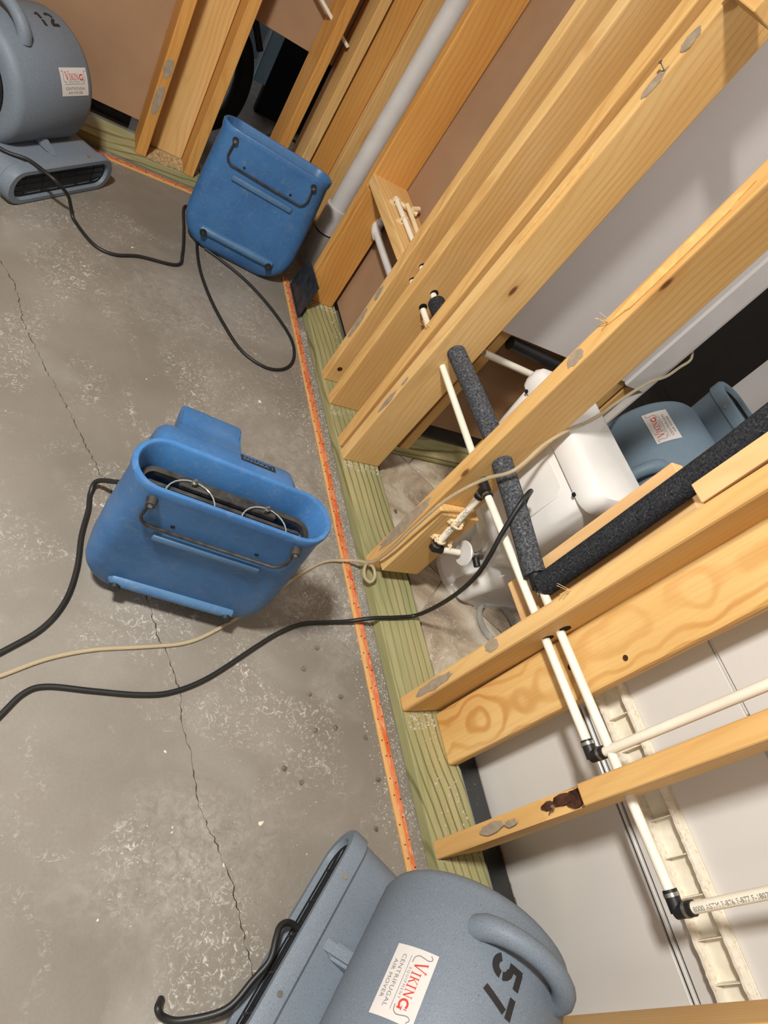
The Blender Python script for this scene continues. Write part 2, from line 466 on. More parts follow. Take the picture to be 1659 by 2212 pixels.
# ------------------------------------------------------------------ timber framing
def timber(name, y0, y1, x0, x1, z0, z1, mat, parent, axis='z', lean=0.0, bevel=0.003, label=None, mid=None):
    """board whose grain runs along local z; lean shifts its top in y"""
    sx, sy, sz = x1 - x0, y1 - y0, z1 - z0
    bm = bmesh.new()
    if axis == 'z':
        box(bm, (-sx / 2, -sy / 2, 0), (sx / 2, sy / 2, sz), bevel=bevel, seg=2)
        o = link_mesh(name, bm, mat, parent, smooth=False)
        o.location = ((x0 + x1) / 2, (y0 + y1) / 2, z0)
        o.rotation_euler = (-math.atan2(lean, sz), 0, 0)
    elif axis == 'y':
        box(bm, (-sx / 2, -sz / 2, 0), (sx / 2, sz / 2, sy), bevel=bevel, seg=2)
        o = link_mesh(name, bm, mat, parent)
        o.location = ((x0 + x1) / 2, y0, (z0 + z1) / 2)
        o.rotation_euler = (-pi / 2, 0, 0)
    else:
        box(bm, (-sz / 2, -sy / 2, 0), (sz / 2, sy / 2, sx), bevel=bevel, seg=2)
        o = link_mesh(name, bm, mat, parent)
        o.location = (x0, (y0 + y1) / 2, (z0 + z1) / 2)
        o.rotation_euler = (0, pi / 2, 0)
    if label: o['label'] = label
    return o

X0, X1 = 1.028, 1.168
H = 2.40
wr = tag(empty('wall_right'), 'open stud wall of orange pine along the right side of the concrete floor', kind='structure')
plate = timber('bottom_plate', -1.55, 2.13, X0, X1, 0, 0.038, WOOD_GREEN, wr, 'y', label='green treated bottom plate the studs stand on')
timber('top_plate', -1.55, 2.56, X0, X1, H, H + 0.038, WOOD, wr, 'y')
studs = {}
def stud(key, y0, y1, mat=WOOD, lean=0.0, x0=X0, x1=X1, z0=0.038, z1=H, label=None, bevel=0.004):
    s = timber('stud', y0, y1, x0, x1, z0, z1, mat, wr, 'z', lean, bevel, label)
    studs[key] = s
    return s
stud('F', 2.092, 2.130, WOOD_ORANGE, -0.03)
stud('B0', 1.624, 1.662)
stud('B1', 1.507, 1.545, WOOD, -0.035)
stud('B2', 1.318, 1.356, WOOD, -0.015)
stud('B3', 1.266, 1.304, WOOD, -0.045)
stud('C', 0.867, 0.905)
stud('D1', 0.446, 0.484, WOOD, -0.045, bevel=0.007)
stud('D2', 0.306, 0.438, WOOD_GRAIN, -0.008, x0=1.130, bevel=0.007, label='stud turned flat with cathedral grain facing the room')
# extra studs beyond the frame to the lower side
timber('stud', -0.253, -0.215, X0, X1, 0.038, H, WOOD, wr)
timber('stud', -0.70, -0.662, X0, X1, 0.038, H, WOOD, wr)
# broken stud nearest the grey air mover: lower piece split and stained under a notch
bm = bmesh.new()
prof = [(0, 0), (0.140, 0), (0.140, 2.362), (-0.004, 2.362), (-0.004, 0.458), (0.016, 0.446), (0.018, 0.425), (0.013, 0.395), (0.007, 0.350), (0.004, 0.2)]
f0 = [bm.verts.new((x - 0.07, -0.019, z)) for x, z in prof]
f1 = [bm.verts.new((x - 0.07, 0.019, z)) for x, z in prof]
bm.faces.new(f0); bm.faces.new(f1[::-1])
for i in range(len(prof)):
    j = (i + 1) % len(prof)
    bm.faces.new((f0[i], f1[i], f1[j], f0[j]))
bmesh.ops.bevel(bm, geom=bm.edges[:], offset=0.002, segments=1, affect='EDGES')
E_ = link_mesh('stud', bm, WOOD, wr); E_.location = (X0 + 0.07, 0.127, 0.038)
E_['label'] = 'stud with a dark broken notch in its face above the grey air mover'
DARKWOOD = plain('dark_bark_stain', srgb(74, 46, 34), 0.8, 0.2, var=0.4, scale=70, bump=0.6, bscale=90)
# blocking, short pieces
timber('blocking', 1.664, 2.090, X0, X1, 0.522, 0.560, WOOD, wr, 'y', label='flat blocking carrying a strapped cream pipe')
timber('stud', 2.060, 2.091, X0, 1.150, 0.038, 0.515, WOOD_ORANGE, wr, label='short jack stud under the blocking')
timber('nailer', 0.829, 0.866, 1.034, 1.160, 0.088, 0.375, WOOD, wr, label='short block nailed to the stud behind the pipe clamps')
timber('nailer', 0.500, 0.618, 1.132, 1.168, 0.415, 0.895, WOOD_PALE, wr, bevel=0.002, label='pale board behind the insulated riser')
timber('nailer', 0.468, 0.506, 1.028, 1.070, 0.945, 1.75, WOOD_PALE, wr, bevel=0.002, label='pale strip fixed to the doubled stud')
timber('blocking', 1.135, 1.235, 1.000, 1.060, 1.440, 1.478, WOOD, wr, 'y', label='short header block at the upper right')

# brown backs of the drywall on the far side
def panel(name, c0, c1, mat, parent, label=None):
    bm = bmesh.new(); box(bm, c0, c1, bevel=0.001)
    o = link_mesh(name, bm, mat, parent)
    if label: o['label'] = label
    return o
panel('drywall_panel', (1.1695, 1.31, 0.055), (1.182, 2.56, H), KRAFT, wr, 'brown paper back of the bathroom drywall between the studs')

# torn paper and adhesive patches, thin irregular flakes on stud faces
def flake(parent, at, size, normal, mat=PAPER_GREY, seed=0, name='adhesive_patch', tilt=0.0, th=0.0012):
    rr = random.Random(seed + int(at[2] * 1000))
    bm = bmesh.new(); n = 18; a = []; b = []
    for i in range(n):
        t = 2 * pi * i / n
        k = rr.uniform(0.84, 1.1)
        u, w = size[0] / 2 * cos(t) * k, size[1] / 2 * sin(t) * k
        u, w = u * cos(tilt) - w * sin(tilt), u * sin(tilt) + w * cos(tilt)
        if normal == 'x': a.append((0.001, u, w)); b.append((-th, u * .94, w * .96))
        else: a.append((u, 0.001, w)); b.append((u * .94, -th, w * .96))
    rings_to_mesh(bm, [a, b])
    o = link_mesh(name, bm, mat, parent)
    o.matrix_parent_inverse = Matrix.Identity(4)
    bpy.context.view_layer.update()
    o.location = parent.matrix_world.inverted() @ Vector(at)
    return o
fl = [('B0', (1.028, 1.642, 0.41), (0.026, 0.060), 'x'), ('B0', (1.028, 1.644, 0.28), (0.028, 0.13), 'x'),
      ('B3', (1.028, 1.272, 0.31), (0.018, 0.10), 'x'), ('B3', (1.028, 1.268, 0.40), (0.010, 0.035), 'x'), ('B3', (1.028, 1.251, 1.275), (0.020, 0.07), 'x'), ('B3', (1.028, 1.250, 1.36), (0.024, 0.05), 'x'),
      ('C', (1.028, 0.886, 0.235), (0.036, 0.26), 'x'), ('C', (1.028, 0.886, 0.87), (0.03, 0.05), 'x'),
      ('D1', (1.028, 0.461, 0.18), (0.024, 0.16), 'x'), ('D1', (1.028, 0.462, 0.40), (0.030, 0.045), 'x')]
for i, (k, at, sz, nn) in enumerate(fl): flake(studs[k], at, sz, nn, seed=i)
flake(studs['B1'], (1.046, 1.506, 0.29), (0.022, 0.11), 'y', seed=31, tilt=0.1)
flake(E_, (1.028, 0.130, 0.535), (0.036, 0.04), 'x', seed=41)
flake(E_, (1.028, 0.128, 0.24), (0.022, 0.08), 'x', seed=42)
flake(E_, (1.028, 0.124, 0.30), (0.014, 0.04), 'x', seed=43)
flake(E_, (1.045, 0.126, 0.468), (0.034, 0.050), 'x', DARKWOOD, seed=71, name='bark_pocket', th=0.006)
flake(E_, (1.040, 0.132, 0.438), (0.022, 0.050), 'x', DARKWOOD, seed=72, name='bark_pocket', th=0.004)
flake(E_, (1.034, 0.130, 0.405), (0.016, 0.040), 'x', DARKWOOD, seed=73, name='bark_pocket', th=0.003)
GAP = plain('torn_wood_face', srgb(222, 178, 112), 0.8, 0.2, var=0.12, scale=50)
flake(studs['C'], (1.028, 0.886, 1.13), (0.022, 0.34), 'x', GAP, seed=44, name='torn_strip', th=0.004)
flake(studs['B3'], (1.028, 1.262, 1.0), (0.010, 0.24), 'x', GAP, seed=45, name='torn_strip', th=0.003)
for k, at in (('C', (1.024, 0.892, 0.97)), ('D1', (1.030, 0.47, 0.64)), ('B2', (1.026, 1.33, 0.55))):
    bm = bmesh.new()
    for q in range(5):
        a = Vector((0, random.uniform(-.006, .006), random.uniform(-.006, .006)))
        cyl(bm, a, a + Vector((-random.uniform(.012, .03), random.uniform(-.01, .02), random.uniform(-.01, .02))), 0.0006, 4)
    o = link_mesh('splinters', bm, WOOD_PALE, studs[k])
    o.location = studs[k].matrix_world.inverted() @ Vector(at)

# pencil knots modelled as shallow plugs
def knot(parent, at, r, normal):
    bm = bmesh.new()
    d = Vector((-0.0008, 0, 0)) if normal == 'x' else Vector((0, -0.0008, 0))
    cyl(bm, Vector((0, 0, 0)) - d, d, r, 14)
    o = link_mesh('knot', bm, DARKWOOD, parent)
    bpy.context.view_layer.update()
    o.location = parent.matrix_world.inverted() @ Vector(at)
bpy.context.view_layer.update()
knot(studs['D2'], (1.130, 0.372, 0.50), 0.007, 'x')
knot(studs['D2'], (1.130, 0.335, 0.63), 0.006, 'x')
knot(studs['B0'], (1.06, 1.624, 0.10), 0.009, 'y')
knot(studs['F'], (1.09, 2.090, 0.90), 0.008, 'y')

def hole(parent, at, r=0.0125):  # flat dark disc stands in for the shade of a drilled hole
    bm = bmesh.new(); cyl(bm, (0, 0.001, 0), (0, -0.0006, 0), r, 18)
    o = link_mesh('hole_shade_disc', bm, DARK_IN, parent)
    o.location = parent.matrix_world.inverted() @ Vector(at)
for k, at in (('B3', (1.091, 1.258, 0.498)), ('C', (1.091, 0.867, 0.488)), ('D1', (1.096, 0.437, 0.499)), ('D1', (1.099, 0.435, 0.546)), ('B1', (1.091, 1.499, 0.504)), ('B1', (1.093, 1.498, 0.558)), ('B0', (1.091, 1.624, 0.557)), ('B0', (1.091, 1.624, 0.504))):
    hole(studs[k], at)
# nail in the splintered stud and screw in B3
def nail(parent, at, d, ln=0.03):
    bm = bmesh.new(); cyl(bm, (0, 0, 0), Vector(d).normalized() * ln, 0.0014, 8)
    p = Vector(d).normalized() * ln
    cyl(bm, p, p + Vector(d).normalized() * 0.0015, 0.004, 10)
    o = link_mesh('nail', bm, STEEL, parent, True)
    o.location = parent.matrix_world.inverted() @ Vector(at)
nail(E_, (1.03, 0.117, 0.405), (-0.3, 0.3, 0.8), 0.022)
nail(studs['B3'], (1.028, 1.249, 1.30), (-1, 0.2, 0.3), 0.02)

# ------------------------------------------------------------------ back wall
wb = tag(empty('wall_back'), 'open stud wall at the far end with brown drywall backing', kind='structure')
YB0, YB1 = 2.580, 2.720
timber('bottom_plate', YB0, YB1, -2.2, 0.66, 0, 0.038, WOOD_GREEN, wb, 'x')
timber('bottom_plate', YB0, YB1, 0.662, 1.26, 0, 0.038, WOOD_GREEN, wb, 'x')
timber('top_plate', YB0, YB1, -2.2, 1.26, H, H + .038, WOOD, wb, 'x')
def bstud(x0, x1, y0=YB0, y1=YB1, mat=WOOD_ORANGE, z0=0.038, label=None):
    o = timber('stud', y0, y1, x0, x1, z0, H, mat, wb, 'z', 0.0, 0.003, label)
    return o
s1 = bstud(0.409, 0.447)
s2 = bstud(0.590, 0.628)
bstud(0.450, 0.588, 2.684, 2.722, WOOD, label='stud set flat at the back between two studs')
s3 = bstud(0.874, 0.912)
s4 = bstud(0.975, 1.011, YB0, YB1, WOOD)
bstud(1.021, 1.112, 2.600, 2.638, label='flat corner stud beside the narrow black slit')
bstud(1.114, 1.250, 2.570, 2.608, WOOD)
bstud(-0.10, -0.062); bstud(-0.60, -0.562); bstud(-1.1, -1.062)
panel('drywall_panel', (-2.2, 2.722, 0.092), (0.64, 2.735, H), KRAFT, wb, 'brown paper back of drywall with a torn lower edge')
panel('drywall_panel', (0.64, 2.722, 0.597), (0.975, 2.735, H), KRAFT, wb, 'brown drywall cut off above the dark opening')
panel('drywall_panel', (0.99, 2.722, 0.05), (1.26, 2.735, H), KRAFT, wb)
bpy.context.view_layer.update()
flake(s1, (0.428, 2.580, 0.365), (0.034, 0.07), 'y', seed=51)
flake(s1, (0.426, 2.580, 0.255), (0.032, 0.11), 'y', seed=52)

# ------------------------------------------------------------------ bathroom partition, flood-cut drywall
wp = tag(empty('wall_bathroom'), 'partition between bathroom and hall, grey drywall cut off above its studs', kind='structure')
timber('bottom_plate', 1.378, 1.467, 1.186, 1.96, 0, 0.038, WOOD_GREEN, wp, 'x')
for x in (1.285,): timber('stud', 1.378, 1.467, x, x + .038, .038, H, WOOD, wp)
timber('stud', 1.378, 1.467, 1.186, 1.224, .038, H, WOOD_ORANGE, wp)
timber('stud', 1.378, 1.467, 1.66, 1.698, .038, H, WOOD, wp)
timber('stud', 1.378, 1.467, 1.80, 1.838, .038, H, WOOD_ORANGE, wp)
timber('stud', 1.378, 1.467, 1.85, 1.888, .038, H, WOOD, wp)
timber('stud', 1.378, 1.467, 1.905, 1.943, .038, H, WOOD, wp)
panel('drywall_panel', (1.184, 1.365, 0.603), (1.945, 1.3775, H), GREY_PAINT, wp, 'grey painted drywall cut off in a straight line')
panel('drywall_panel', (1.184, 1.468, 0.10), (1.945, 1.480, H), KRAFT, wp)
panel('door_casing', (1.856, 1.351, 0.600), (1.952, 1.3648, H), TRIM_WHITE, wp, 'white door casing with a thin bead')
panel('door_jamb', (1.9535, 1.355, 0.30), (1.966, 1.485, H), TRIM_WHITE, wp)
structure('wall_bathroom_far', (2.60, -1.6, 0), (2.70, 1.53, 2.44), GREY_PAINT, label='light grey wall on the far side of the bathroom')
structure('wall_hall', (3.9, 1.5, 0), (4.0, 5.2, 2.44), UNLIT_PAINT, label='hall wall in shade-darkened paint beyond the bathroom door')
structure('wall_hall_back', (1.3, 5.1, 0), (4.0, 5.2, 2.44), UNLIT_PAINT, label='shade-darkened wall at the end of the hall')
# capped cream pipe and black fittings running under the grey drywall
wp2 = tag(empty('sink_supply_pipe', (1.23, 1.34, 0.53)), 'cream pipe with black crimped fittings under the cut grey drywall', 'pipe')
bm = bmesh.new(); cyl(bm, (0.02, 0, 0), (0.40, 0, -0.02), 0.011, 12); link_mesh('pipe', bm, CREAM_PIPE, wp2, True)
bm = bmesh.new(); cyl(bm, (0.27, -0.002, -0.013), (0.31, -0.002, -0.015), 0.015, 12); cyl(bm, (0.33, 0, -0.015), (0.35, 0, -0.018), 0.015, 12)
cyl(bm, (0.10, 0.03, 0.045), (0.40, 0.03, 0.03), 0.02, 12)
link_mesh('fitting', bm, BLACK_RUBBER, wp2, True)

# tiles laid on the diagonal, each a part of the bathroom floor
tf = tag(empty('floor_bathroom'), 'beige diagonal tile floor behind the stud wall', kind='structure')
bm = bmesh.new(); box(bm, (1.196, 0.0, 0), (2.6, 1.376, 0.002)); link_mesh('grout_bed', bm, plain('pale_grout', srgb(176, 168, 152), 0.9), tf)
T = 0.33; G = 0.0025
u0 = 1.5675 * math.sqrt(2) / math.sqrt(2)
for i in range(-3, 5):
    for j in range(-4, 6):
        # u = (x+y)/sqrt2 , w = (x-y)/sqrt2
        ua, ub = 1.5675 + i * T + G, 1.5675 + (i + 1) * T - G
        sh = 0.165 * (i % 2 == 0)
        wa, wb_ = 0.325 + sh + j * T + G, 0.325 + sh + (j + 1) * T - G
        quad = [(ua, wa), (ub, wa), (ub, wb_), (ua, wb_)]
        poly = [Vector(((u + w) / math.sqrt(2), (u - w) / math.sqrt(2))) for u, w in quad]
        # clip to the room rectangle
        for (ax, lim, sg) in ((0, 1.198, 1), (0, 2.598, -1), (1, 0.0, 1), (1, 1.374, -1)):
            out = []
            for k in range(len(poly)):
                p, q = poly[k], poly[(k + 1) % len(poly)]
                ip, iq = (p[ax] - lim) * sg >= 0, (q[ax] - lim) * sg >= 0
                if ip: out.append(p)
                if ip != iq:
                    t = (lim - p[ax]) / (q[ax] - p[ax]); out.append(p.lerp(q, t))
            poly = out
            if len(poly) < 3: break
        if len(poly) < 3: continue
        c = sum(poly, Vector((0, 0))) / len(poly)
        bm = bmesh.new()
        rings_to_mesh(bm, [[(p.x - c.x, p.y - c.y, 0.002) for p in poly], [(p.x - c.x, p.y - c.y, 0.0065) for p in poly],
                           [((p.x - c.x) * .99, (p.y - c.y) * .99, 0.008) for p in poly]])
        o = link_mesh('tile', bm, TILE, tf); o.location = (c.x, c.y, 0)

# ------------------------------------------------------------------ carpet tack strips
def tack_strip(p0, p1, w, label, n_pins, mat=TACK):
    p0, p1 = Vector((*p0, 0)), Vector((*p1, 0))
    d = p1 - p0; ln = d.length
    root = empty('tack_strip', p0)
    tag(root, label, 'tack strip')
    bm = bmesh.new(); k = 24
    for i in range(k):
        a, b = ln * i / k, ln * (i + 1) / k
    box(bm, (-w / 2, -0.0035, 0), (w / 2, 0.0035, ln), bevel=0.001)
    o = link_mesh('wood_strip', bm, mat, root); o.location = (0, 0, 0.0036)
    dirn = d.normalized()
    side = Vector((-dirn.y, dirn.x, 0))
    Mx = Matrix(((-dirn.y, 0, dirn.x), (dirn.x, 0, dirn.y), (0, 1, 0)))
    o.rotation_euler = Mx.to_euler()
    bm = bmesh.new(); rr = random.Random(5)
    for i in range(n_pins):
        t = (i + 0.5) / n_pins * ln
        for s in (-0.3, 0.25):
            q = dirn * (t + rr.uniform(-.012, .012)) + side * (w * (s + rr.uniform(-.08, .08)))
            cyl(bm, q + Vector((0, 0, 0.006)), q + Vector((rr.uniform(-.001, .001), 0, 0.0095)), 0.0014, 6)
    pins = link_mesh('pins', bm, BLACK_DIRTY, root); pins['kind'] = 'stuff'
    return root
tack_strip((0.976, -0.55), (0.985, 2.200), 0.026, 'orange stained tack strip running along the green plate of the right wall', 60)
tack_strip((0.985, 2.545), (-2.0, 2.500), 0.026, 'orange tack strip along the far wall behind the air movers', 60)
tack_strip((-0.4, 2.748), (0.40, 2.758), 0.022, 'short tack strip glimpsed under the torn edge of the far drywall', 16)

# plaster dust ridge and crumbs: uncountable
def crumbs(name, boxes, n, mat, label, smin=0.0008, smax=0.0026, seed=1):
    rr = random.Random(seed); vs = []; fs = []
    for i in range(n):
        x0, x1, y0, y1, z = rr.choice(boxes)
        c = (rr.uniform(x0, x1), rr.uniform(y0, y1), z)
        s = smin + (smax - smin) * rr.random() ** 3
        b = len(vs); a = rr.uniform(0, pi)
        for q in range(4):
            vs.append((c[0] + s * rr.uniform(.6, 1.3) * cos(a + q * pi / 2), c[1] + s * rr.uniform(.5, 1.2) * sin(a + q * pi / 2), c[2]))
        vs.append((c[0] + s * .2, c[1], c[2] + s * rr.uniform(.4, 1.1)))
        fs += [(b, b + 1, b + 4), (b + 1, b + 2, b + 4), (b + 2, b + 3, b + 4), (b + 3, b, b + 4), (b + 3, b + 2, b + 1, b)]
    me = bpy.data.meshes.new(name); me.from_pydata(vs, [], fs); me.materials.append(mat)
    o = bpy.data.objects.new(name, me); COL.objects.link(o)
    tag(o, label, 'debris', kind='stuff')
    return o
crumbs('plaster_crumbs', [(1.000, 1.026, -0.1, 2.1, 0.0), (1.000, 1.026, 0.2, 1.9, 0.0), (0.93, 0.97, 0.1, 1.7, 0.0), (1.000, 1.026, 0.3, 1.9, 0.0)], 3200, GYPSUM, 'white plaster crumbs scattered beside the orange strip and green plate', seed=2)
crumbs('plate_crumbs', [(1.03, 1.165, 0.1, 0.12, 0.038), (1.04, 1.13, 0.40, 0.44, 0.038), (1.03, 1.165, 1.23, 1.262, 0.038), (1.03, 1.165, 1.46, 1.50, 0.038), (1.12, 1.166, 1.68, 2.06, 0.038), (1.03, 1.166, 2.03, 2.058, 0.038), (1.07, 1.15, 0.15, 0.43, 0.038)], 900, GYPSUM, 'pale crumbs and shavings lying on the green bottom plate', 0.001, 0.0042, seed=3)
crumbs('floor_dust', [(0.45, 0.95, 1.1, 1.5, 0), (0.55, 0.8, 0.0, 0.4, 0), (0.2, 0.6, 1.6, 2.2, 0), (0.35, 0.6, 0.1, 0.3, 0)], 500, GYPSUM, 'specks of white dust spread over the concrete around the blue air movers', 0.0006, 0.0022, seed=4)
crumbs('wood_shavings', [(0.45, 0.59, 2.585, 2.68, 0.038)], 420, plain('shaving', srgb(180, 150, 110), 0.9, var=0.3, scale=80), 'shavings and plaster bits between two studs of the far wall', 0.003, 0.009, seed=6)
crumbs('tile_crumbs', [(1.2, 1.6, 0.7, 1.35, 0.008), (1.2, 1.35, 0.45, 0.8, 0.008)], 900, GYPSUM, 'plaster specks on the bathroom tiles', 0.0008, 0.003, seed=8)

# countable dark mortar chips on the slab
def chip(name, x, y, z, s, mat, label, group, seed):
    rr = random.Random(seed)
    bm = bmesh.new(); bmesh.ops.create_icosphere(bm, subdivisions=1, radius=s)
    for v in bm.verts:
        v.co = Vector((v.co.x * rr.uniform(.7, 1.3), v.co.y * rr.uniform(.7, 1.3), v.co.z * rr.uniform(.35, .6)))
    zmin = min(v.co.z for v in bm.verts)
    for v in bm.verts: v.co.z -= zmin
    o = link_mesh(name, bm, mat); o.location = (x, y, z)
    tag(o, label, 'chip', group)
chips = [(0.789, 0.575), (0.794, 0.51), (0.794, 0.423), (0.849, 0.427), (0.738, 0.311), (0.7, 0.344), (0.88, 0.503), (0.836, 0.631), (0.908, 0.196), (0.93, 0.40), (0.94, 0.30)]
for i, (x, y) in enumerate(chips):
    chip('mortar_chip', x, y, 0, 0.0065, STONE_CHIP, 'small brown mortar chip on concrete between the middle blue mover and the one marked 57', 'mortar chips on the slab', i)
for i, (x, y, s) in enumerate([(1.215, 1.115, .008), (1.225, 1.06, .006), (1.29, 0.985, .010), (1.30, 0.975, .006)]):
    chip('mortar_chip', x, y, 0.008, s, STONE_CHIP, 'dark chip on the beige tile between plate and toilet', 'dark chips on the tile', i + 30)

# ------------------------------------------------------------------ black vinyl strips, dark plate
bm = bmesh.new(); box(bm, (1.182, -0.6, 0), (1.245, 0.345, 0.02), bevel=0.003)
tag(link_mesh('black_membrane', bm, BLACK_VINYL), 'black dust-speckled strip in the gap between green plate and white tub panel', 'membrane')
bm = bmesh.new(); box(bm, (1.172, 0.347, 0), (1.24, 0.40, 0.035), bevel=0.006)
tag(link_mesh('scrap_block', bm, STONE_CHIP), 'small grey scrap block wedged behind the green plate at the tub corner', 'scrap')
bm = bmesh.new(); box(bm, (-0.62, 0, 0), (0.40, 0.004, 0.09), bevel=0.001)
o = link_mesh('cove_base', bm, NAVY_VINYL); o.location = (0, 2.84, 0.0)
tag(o, 'dark blue vinyl cove base seen below the torn far drywall', 'cove base')
# leaning dark sheet at corner of the doorway
bm = bmesh.new()
pts = [(0, 0), (0.20, 0), (0.20, 0.085), (0.17, 0.145), (0.0, 0.150)]
rings_to_mesh(bm, [[(0, a, b) for a, b in pts], [(0.004, a, b) for a, b in pts]])
o = link_mesh('metal_sheet', bm, NAVY_VINYL); o.location = (1.004, 1.975, 0.001); o.rotation_euler = (0, radians(4), 0)
tag(o, 'dark bluish sheet scrap standing on edge beside the rear blue air mover', 'scrap')

# ------------------------------------------------------------------ pipes
# big drain pipe in the corner
dp = tag(empty('drain_pipe', (1.125, 2.40, 0.0)), 'large white drain pipe rising in the wall corner behind the blue air mover', 'pipe')
bm = bmesh.new(); cyl(bm, (0, 0, 0.20), (0.02, 0, H - 0.01), 0.0385, 28); link_mesh('pipe', bm, WHITE_PVC, dp, True)
bm = bmesh.new(); cyl(bm, (0, 0, 0.155), (0, 0, 0.262), 0.046, 28); link_mesh('coupling', bm, WHITE_PVC, dp, True)
bm = bmesh.new(); cyl(bm, (0, 0, 0.150), (0, 0, 0.1555), 0.0465, 28); link_mesh('seam', bm, BLACK_RUBBER, dp, True)
bm = bmesh.new(); cyl(bm, (0, 0, 0.0), (0, 0, 0.150), 0.046, 28); link_mesh('lower_pipe', bm, plain('shaded_white_pvc', srgb(168, 164, 158), .4), dp, True)['label'] = 'lower white pipe greyed for shade'  # same white pipe, its shade put into a greyer colour

# pipe and elbow below the blocking
wpp = tag(empty('waste_pipe', (1.125, 2.05, 0.40)), 'white waste pipe with an elbow under the flat blocking', 'pipe')
bm = bmesh.new(); tube(bm, catmull([(0, -0.38, 0.0), (0, -0.2, 0.0), (0, -0.02, 0.004), (0.004, 0.008, 0.016), (0.008, 0.015, 0.05)], 5), 0.0135, 14)
link_mesh('pipe', bm, WHITE_PVC, wpp, True)
bm = bmesh.new(); tube(bm, catmull([(0, -0.035, 0.0), (0, -0.01, 0.003), (0.003, 0.010, 0.014), (0.006, 0.015, 0.035)], 4), 0.0185, 14)
link_mesh('elbow', bm, WHITE_PVC, wpp, True)

# strapped cream pipe on top of the blocking
sp = tag(empty('strapped_pipe', (1.072, 1.68, 0.573)), 'cream pipe strapped on top of the flat blocking left of the doubled studs', 'pipe')
bm = bmesh.new(); cyl(bm, (0, 0, 0), (0, 0.27, 0.0), 0.0085, 12); link_mesh('pipe', bm, CREAM_PIPE, sp, True)
def clamp(parent, at, axis='y', s=1.0):
    bm = bmesh.new()
    box(bm, (-0.022 * s, -0.007 * s, -0.003), (0.022 * s, 0.007 * s, 0.002), bevel=0.001)
    box(bm, (-0.014 * s, -0.006 * s, 0.0), (-0.0095 * s, 0.006 * s, 0.014 * s), bevel=0.001)
    box(bm, (0.0095 * s, -0.006 * s, 0.0), (0.014 * s, 0.006 * s, 0.014 * s), bevel=0.001)
    arc = [(0.012 * s * cos(a), 0, 0.010 * s + 0.010 * s * sin(a)) for a in [pi * k / 8 for k in range(9)]]
    tube(bm, arc, 0.003 * s, 6)
    for q in (-0.017, 0.017):
        box(bm, (q * s - 0.003, -0.006 * s, 0.0), (q * s + 0.003, 0.006 * s, 0.006 * s), bevel=0.001)
    return link_mesh('clamp', bm, CLAMP, parent)
for yy in (0.255, 0.15):
    c = clamp(sp, None); c.location = (0, yy, -0.011)
bm = bmesh.new()
for (a, b) in (((0.01, 0.25, 0), (0.07, 0.225, 0.002)), ((0.03, 0.24, 0.01), (0.05, 0.12, -0.008)), ((0.05, 0.23, 0.01), (0.075, 0.24, 0.015))):
    cyl(bm, a, b, 0.008, 8)
link_mesh('bracket', bm, CLAMP, sp, True)

# lower water line: cream pipe with tee, drop to toilet, elbow and riser
wl = tag(empty('water_line', (1.091, 0.83, 0.494)), 'bare cream water pipe through the studs with black tee feeding the toilet and a riser', 'pipe')
def P(x, y, z): return (x - 1.091, y - 0.83, z - 0.494)
bm = bmesh.new()
cyl(bm, P(1.091, 1.267, 0.494), P(1.091, 0.875, 0.484), 0.0095, 14)
cyl(bm, P(1.091, 0.815, 0.484), P(1.098, 0.212, 0.496), 0.0095, 14)
link_mesh('pipe', bm, CREAM_PIPE, wl, True)
bm = bmesh.new(); cyl(bm, P(1.091, 1.49, 0.50), P(1.091, 1.39, 0.497), 0.0095, 14); link_mesh('pipe', bm, CREAM_PIPE, wl, True)
bm = bmesh.new(); cyl(bm, P(1.098, 0.190, 0.518), P(1.075, 0.176, 1.9), 0.0095, 14); link_mesh('pipe', bm, CREAM_PIPE, wl, True)['label'] = 'riser beside the tub panel'
drop0, drop1 = Vector(P(1.095, 0.838, 0.464)), Vector(P(1.095, 0.815, 0.262))
bm = bmesh.new(); cyl(bm, drop0, drop1, 0.0095, 14); drop = link_mesh('pipe', bm, CREAM_PIPE, wl, True)
bm = bmesh.new(); cyl(bm, P(1.112, 0.811, 0.250), P(1.176, 0.806, 0.255), 0.009, 14); link_mesh('stub_pipe', bm, CREAM_PIPE, wl, True)
def fitting(parent, segs, name='fitting', r=0.0125):
    bm = bmesh.new()
    for a, b in segs: cyl(bm, a, b, r, 14)
    f = link_mesh(name, bm, BLACK_RUBBER, parent, True)
    return f
def ring(parent, a, b, r=0.0135):
    bm = bmesh.new(); cyl(bm, a, b, r, 16)
    return link_mesh('crimp_ring', bm, STEEL, parent, True)
fitting(wl, [(P(1.091, 0.873, 0.485), P(1.091, 0.815, 0.485)), (P(1.091, 0.842, 0.485), P(1.094, 0.838, 0.452))], 'tee')
ring(wl, P(1.091, 0.870, 0.485), P(1.091, 0.864, 0.485)); ring(wl, P(1.091, 0.825, 0.485), P(1.091, 0.819, 0.485)); ring(wl, P(1.093, 0.84, 0.468), P(1.093, 0.8395, 0.462))
fitting(wl, [(P(1.094, 0.817, 0.274), P(1.094, 0.814, 0.246)), (P(1.094, 0.814, 0.250), P(1.120, 0.811, 0.250))], 'elbow')
ring(wl, P(1.094, 0.817, 0.268), P(1.094, 0.8165, 0.262))
fitting(wl, [(P(1.098, 0.222, 0.496), P(1.098, 0.188, 0.496)), (P(1.098, 0.192, 0.494), P(1.0975, 0.190, 0.528))], 'elbow')
ring(wl, P(1.098, 0.218, 0.496), P(1.098, 0.212, 0.496)); ring(wl, P(1.098, 0.191, 0.514), P(1.098, 0.191, 0.520))
fitting(wl, [(P(1.091, 1.40, 0.4975), P(1.091, 1.362, 0.4965))], 'coupling', 0.012)
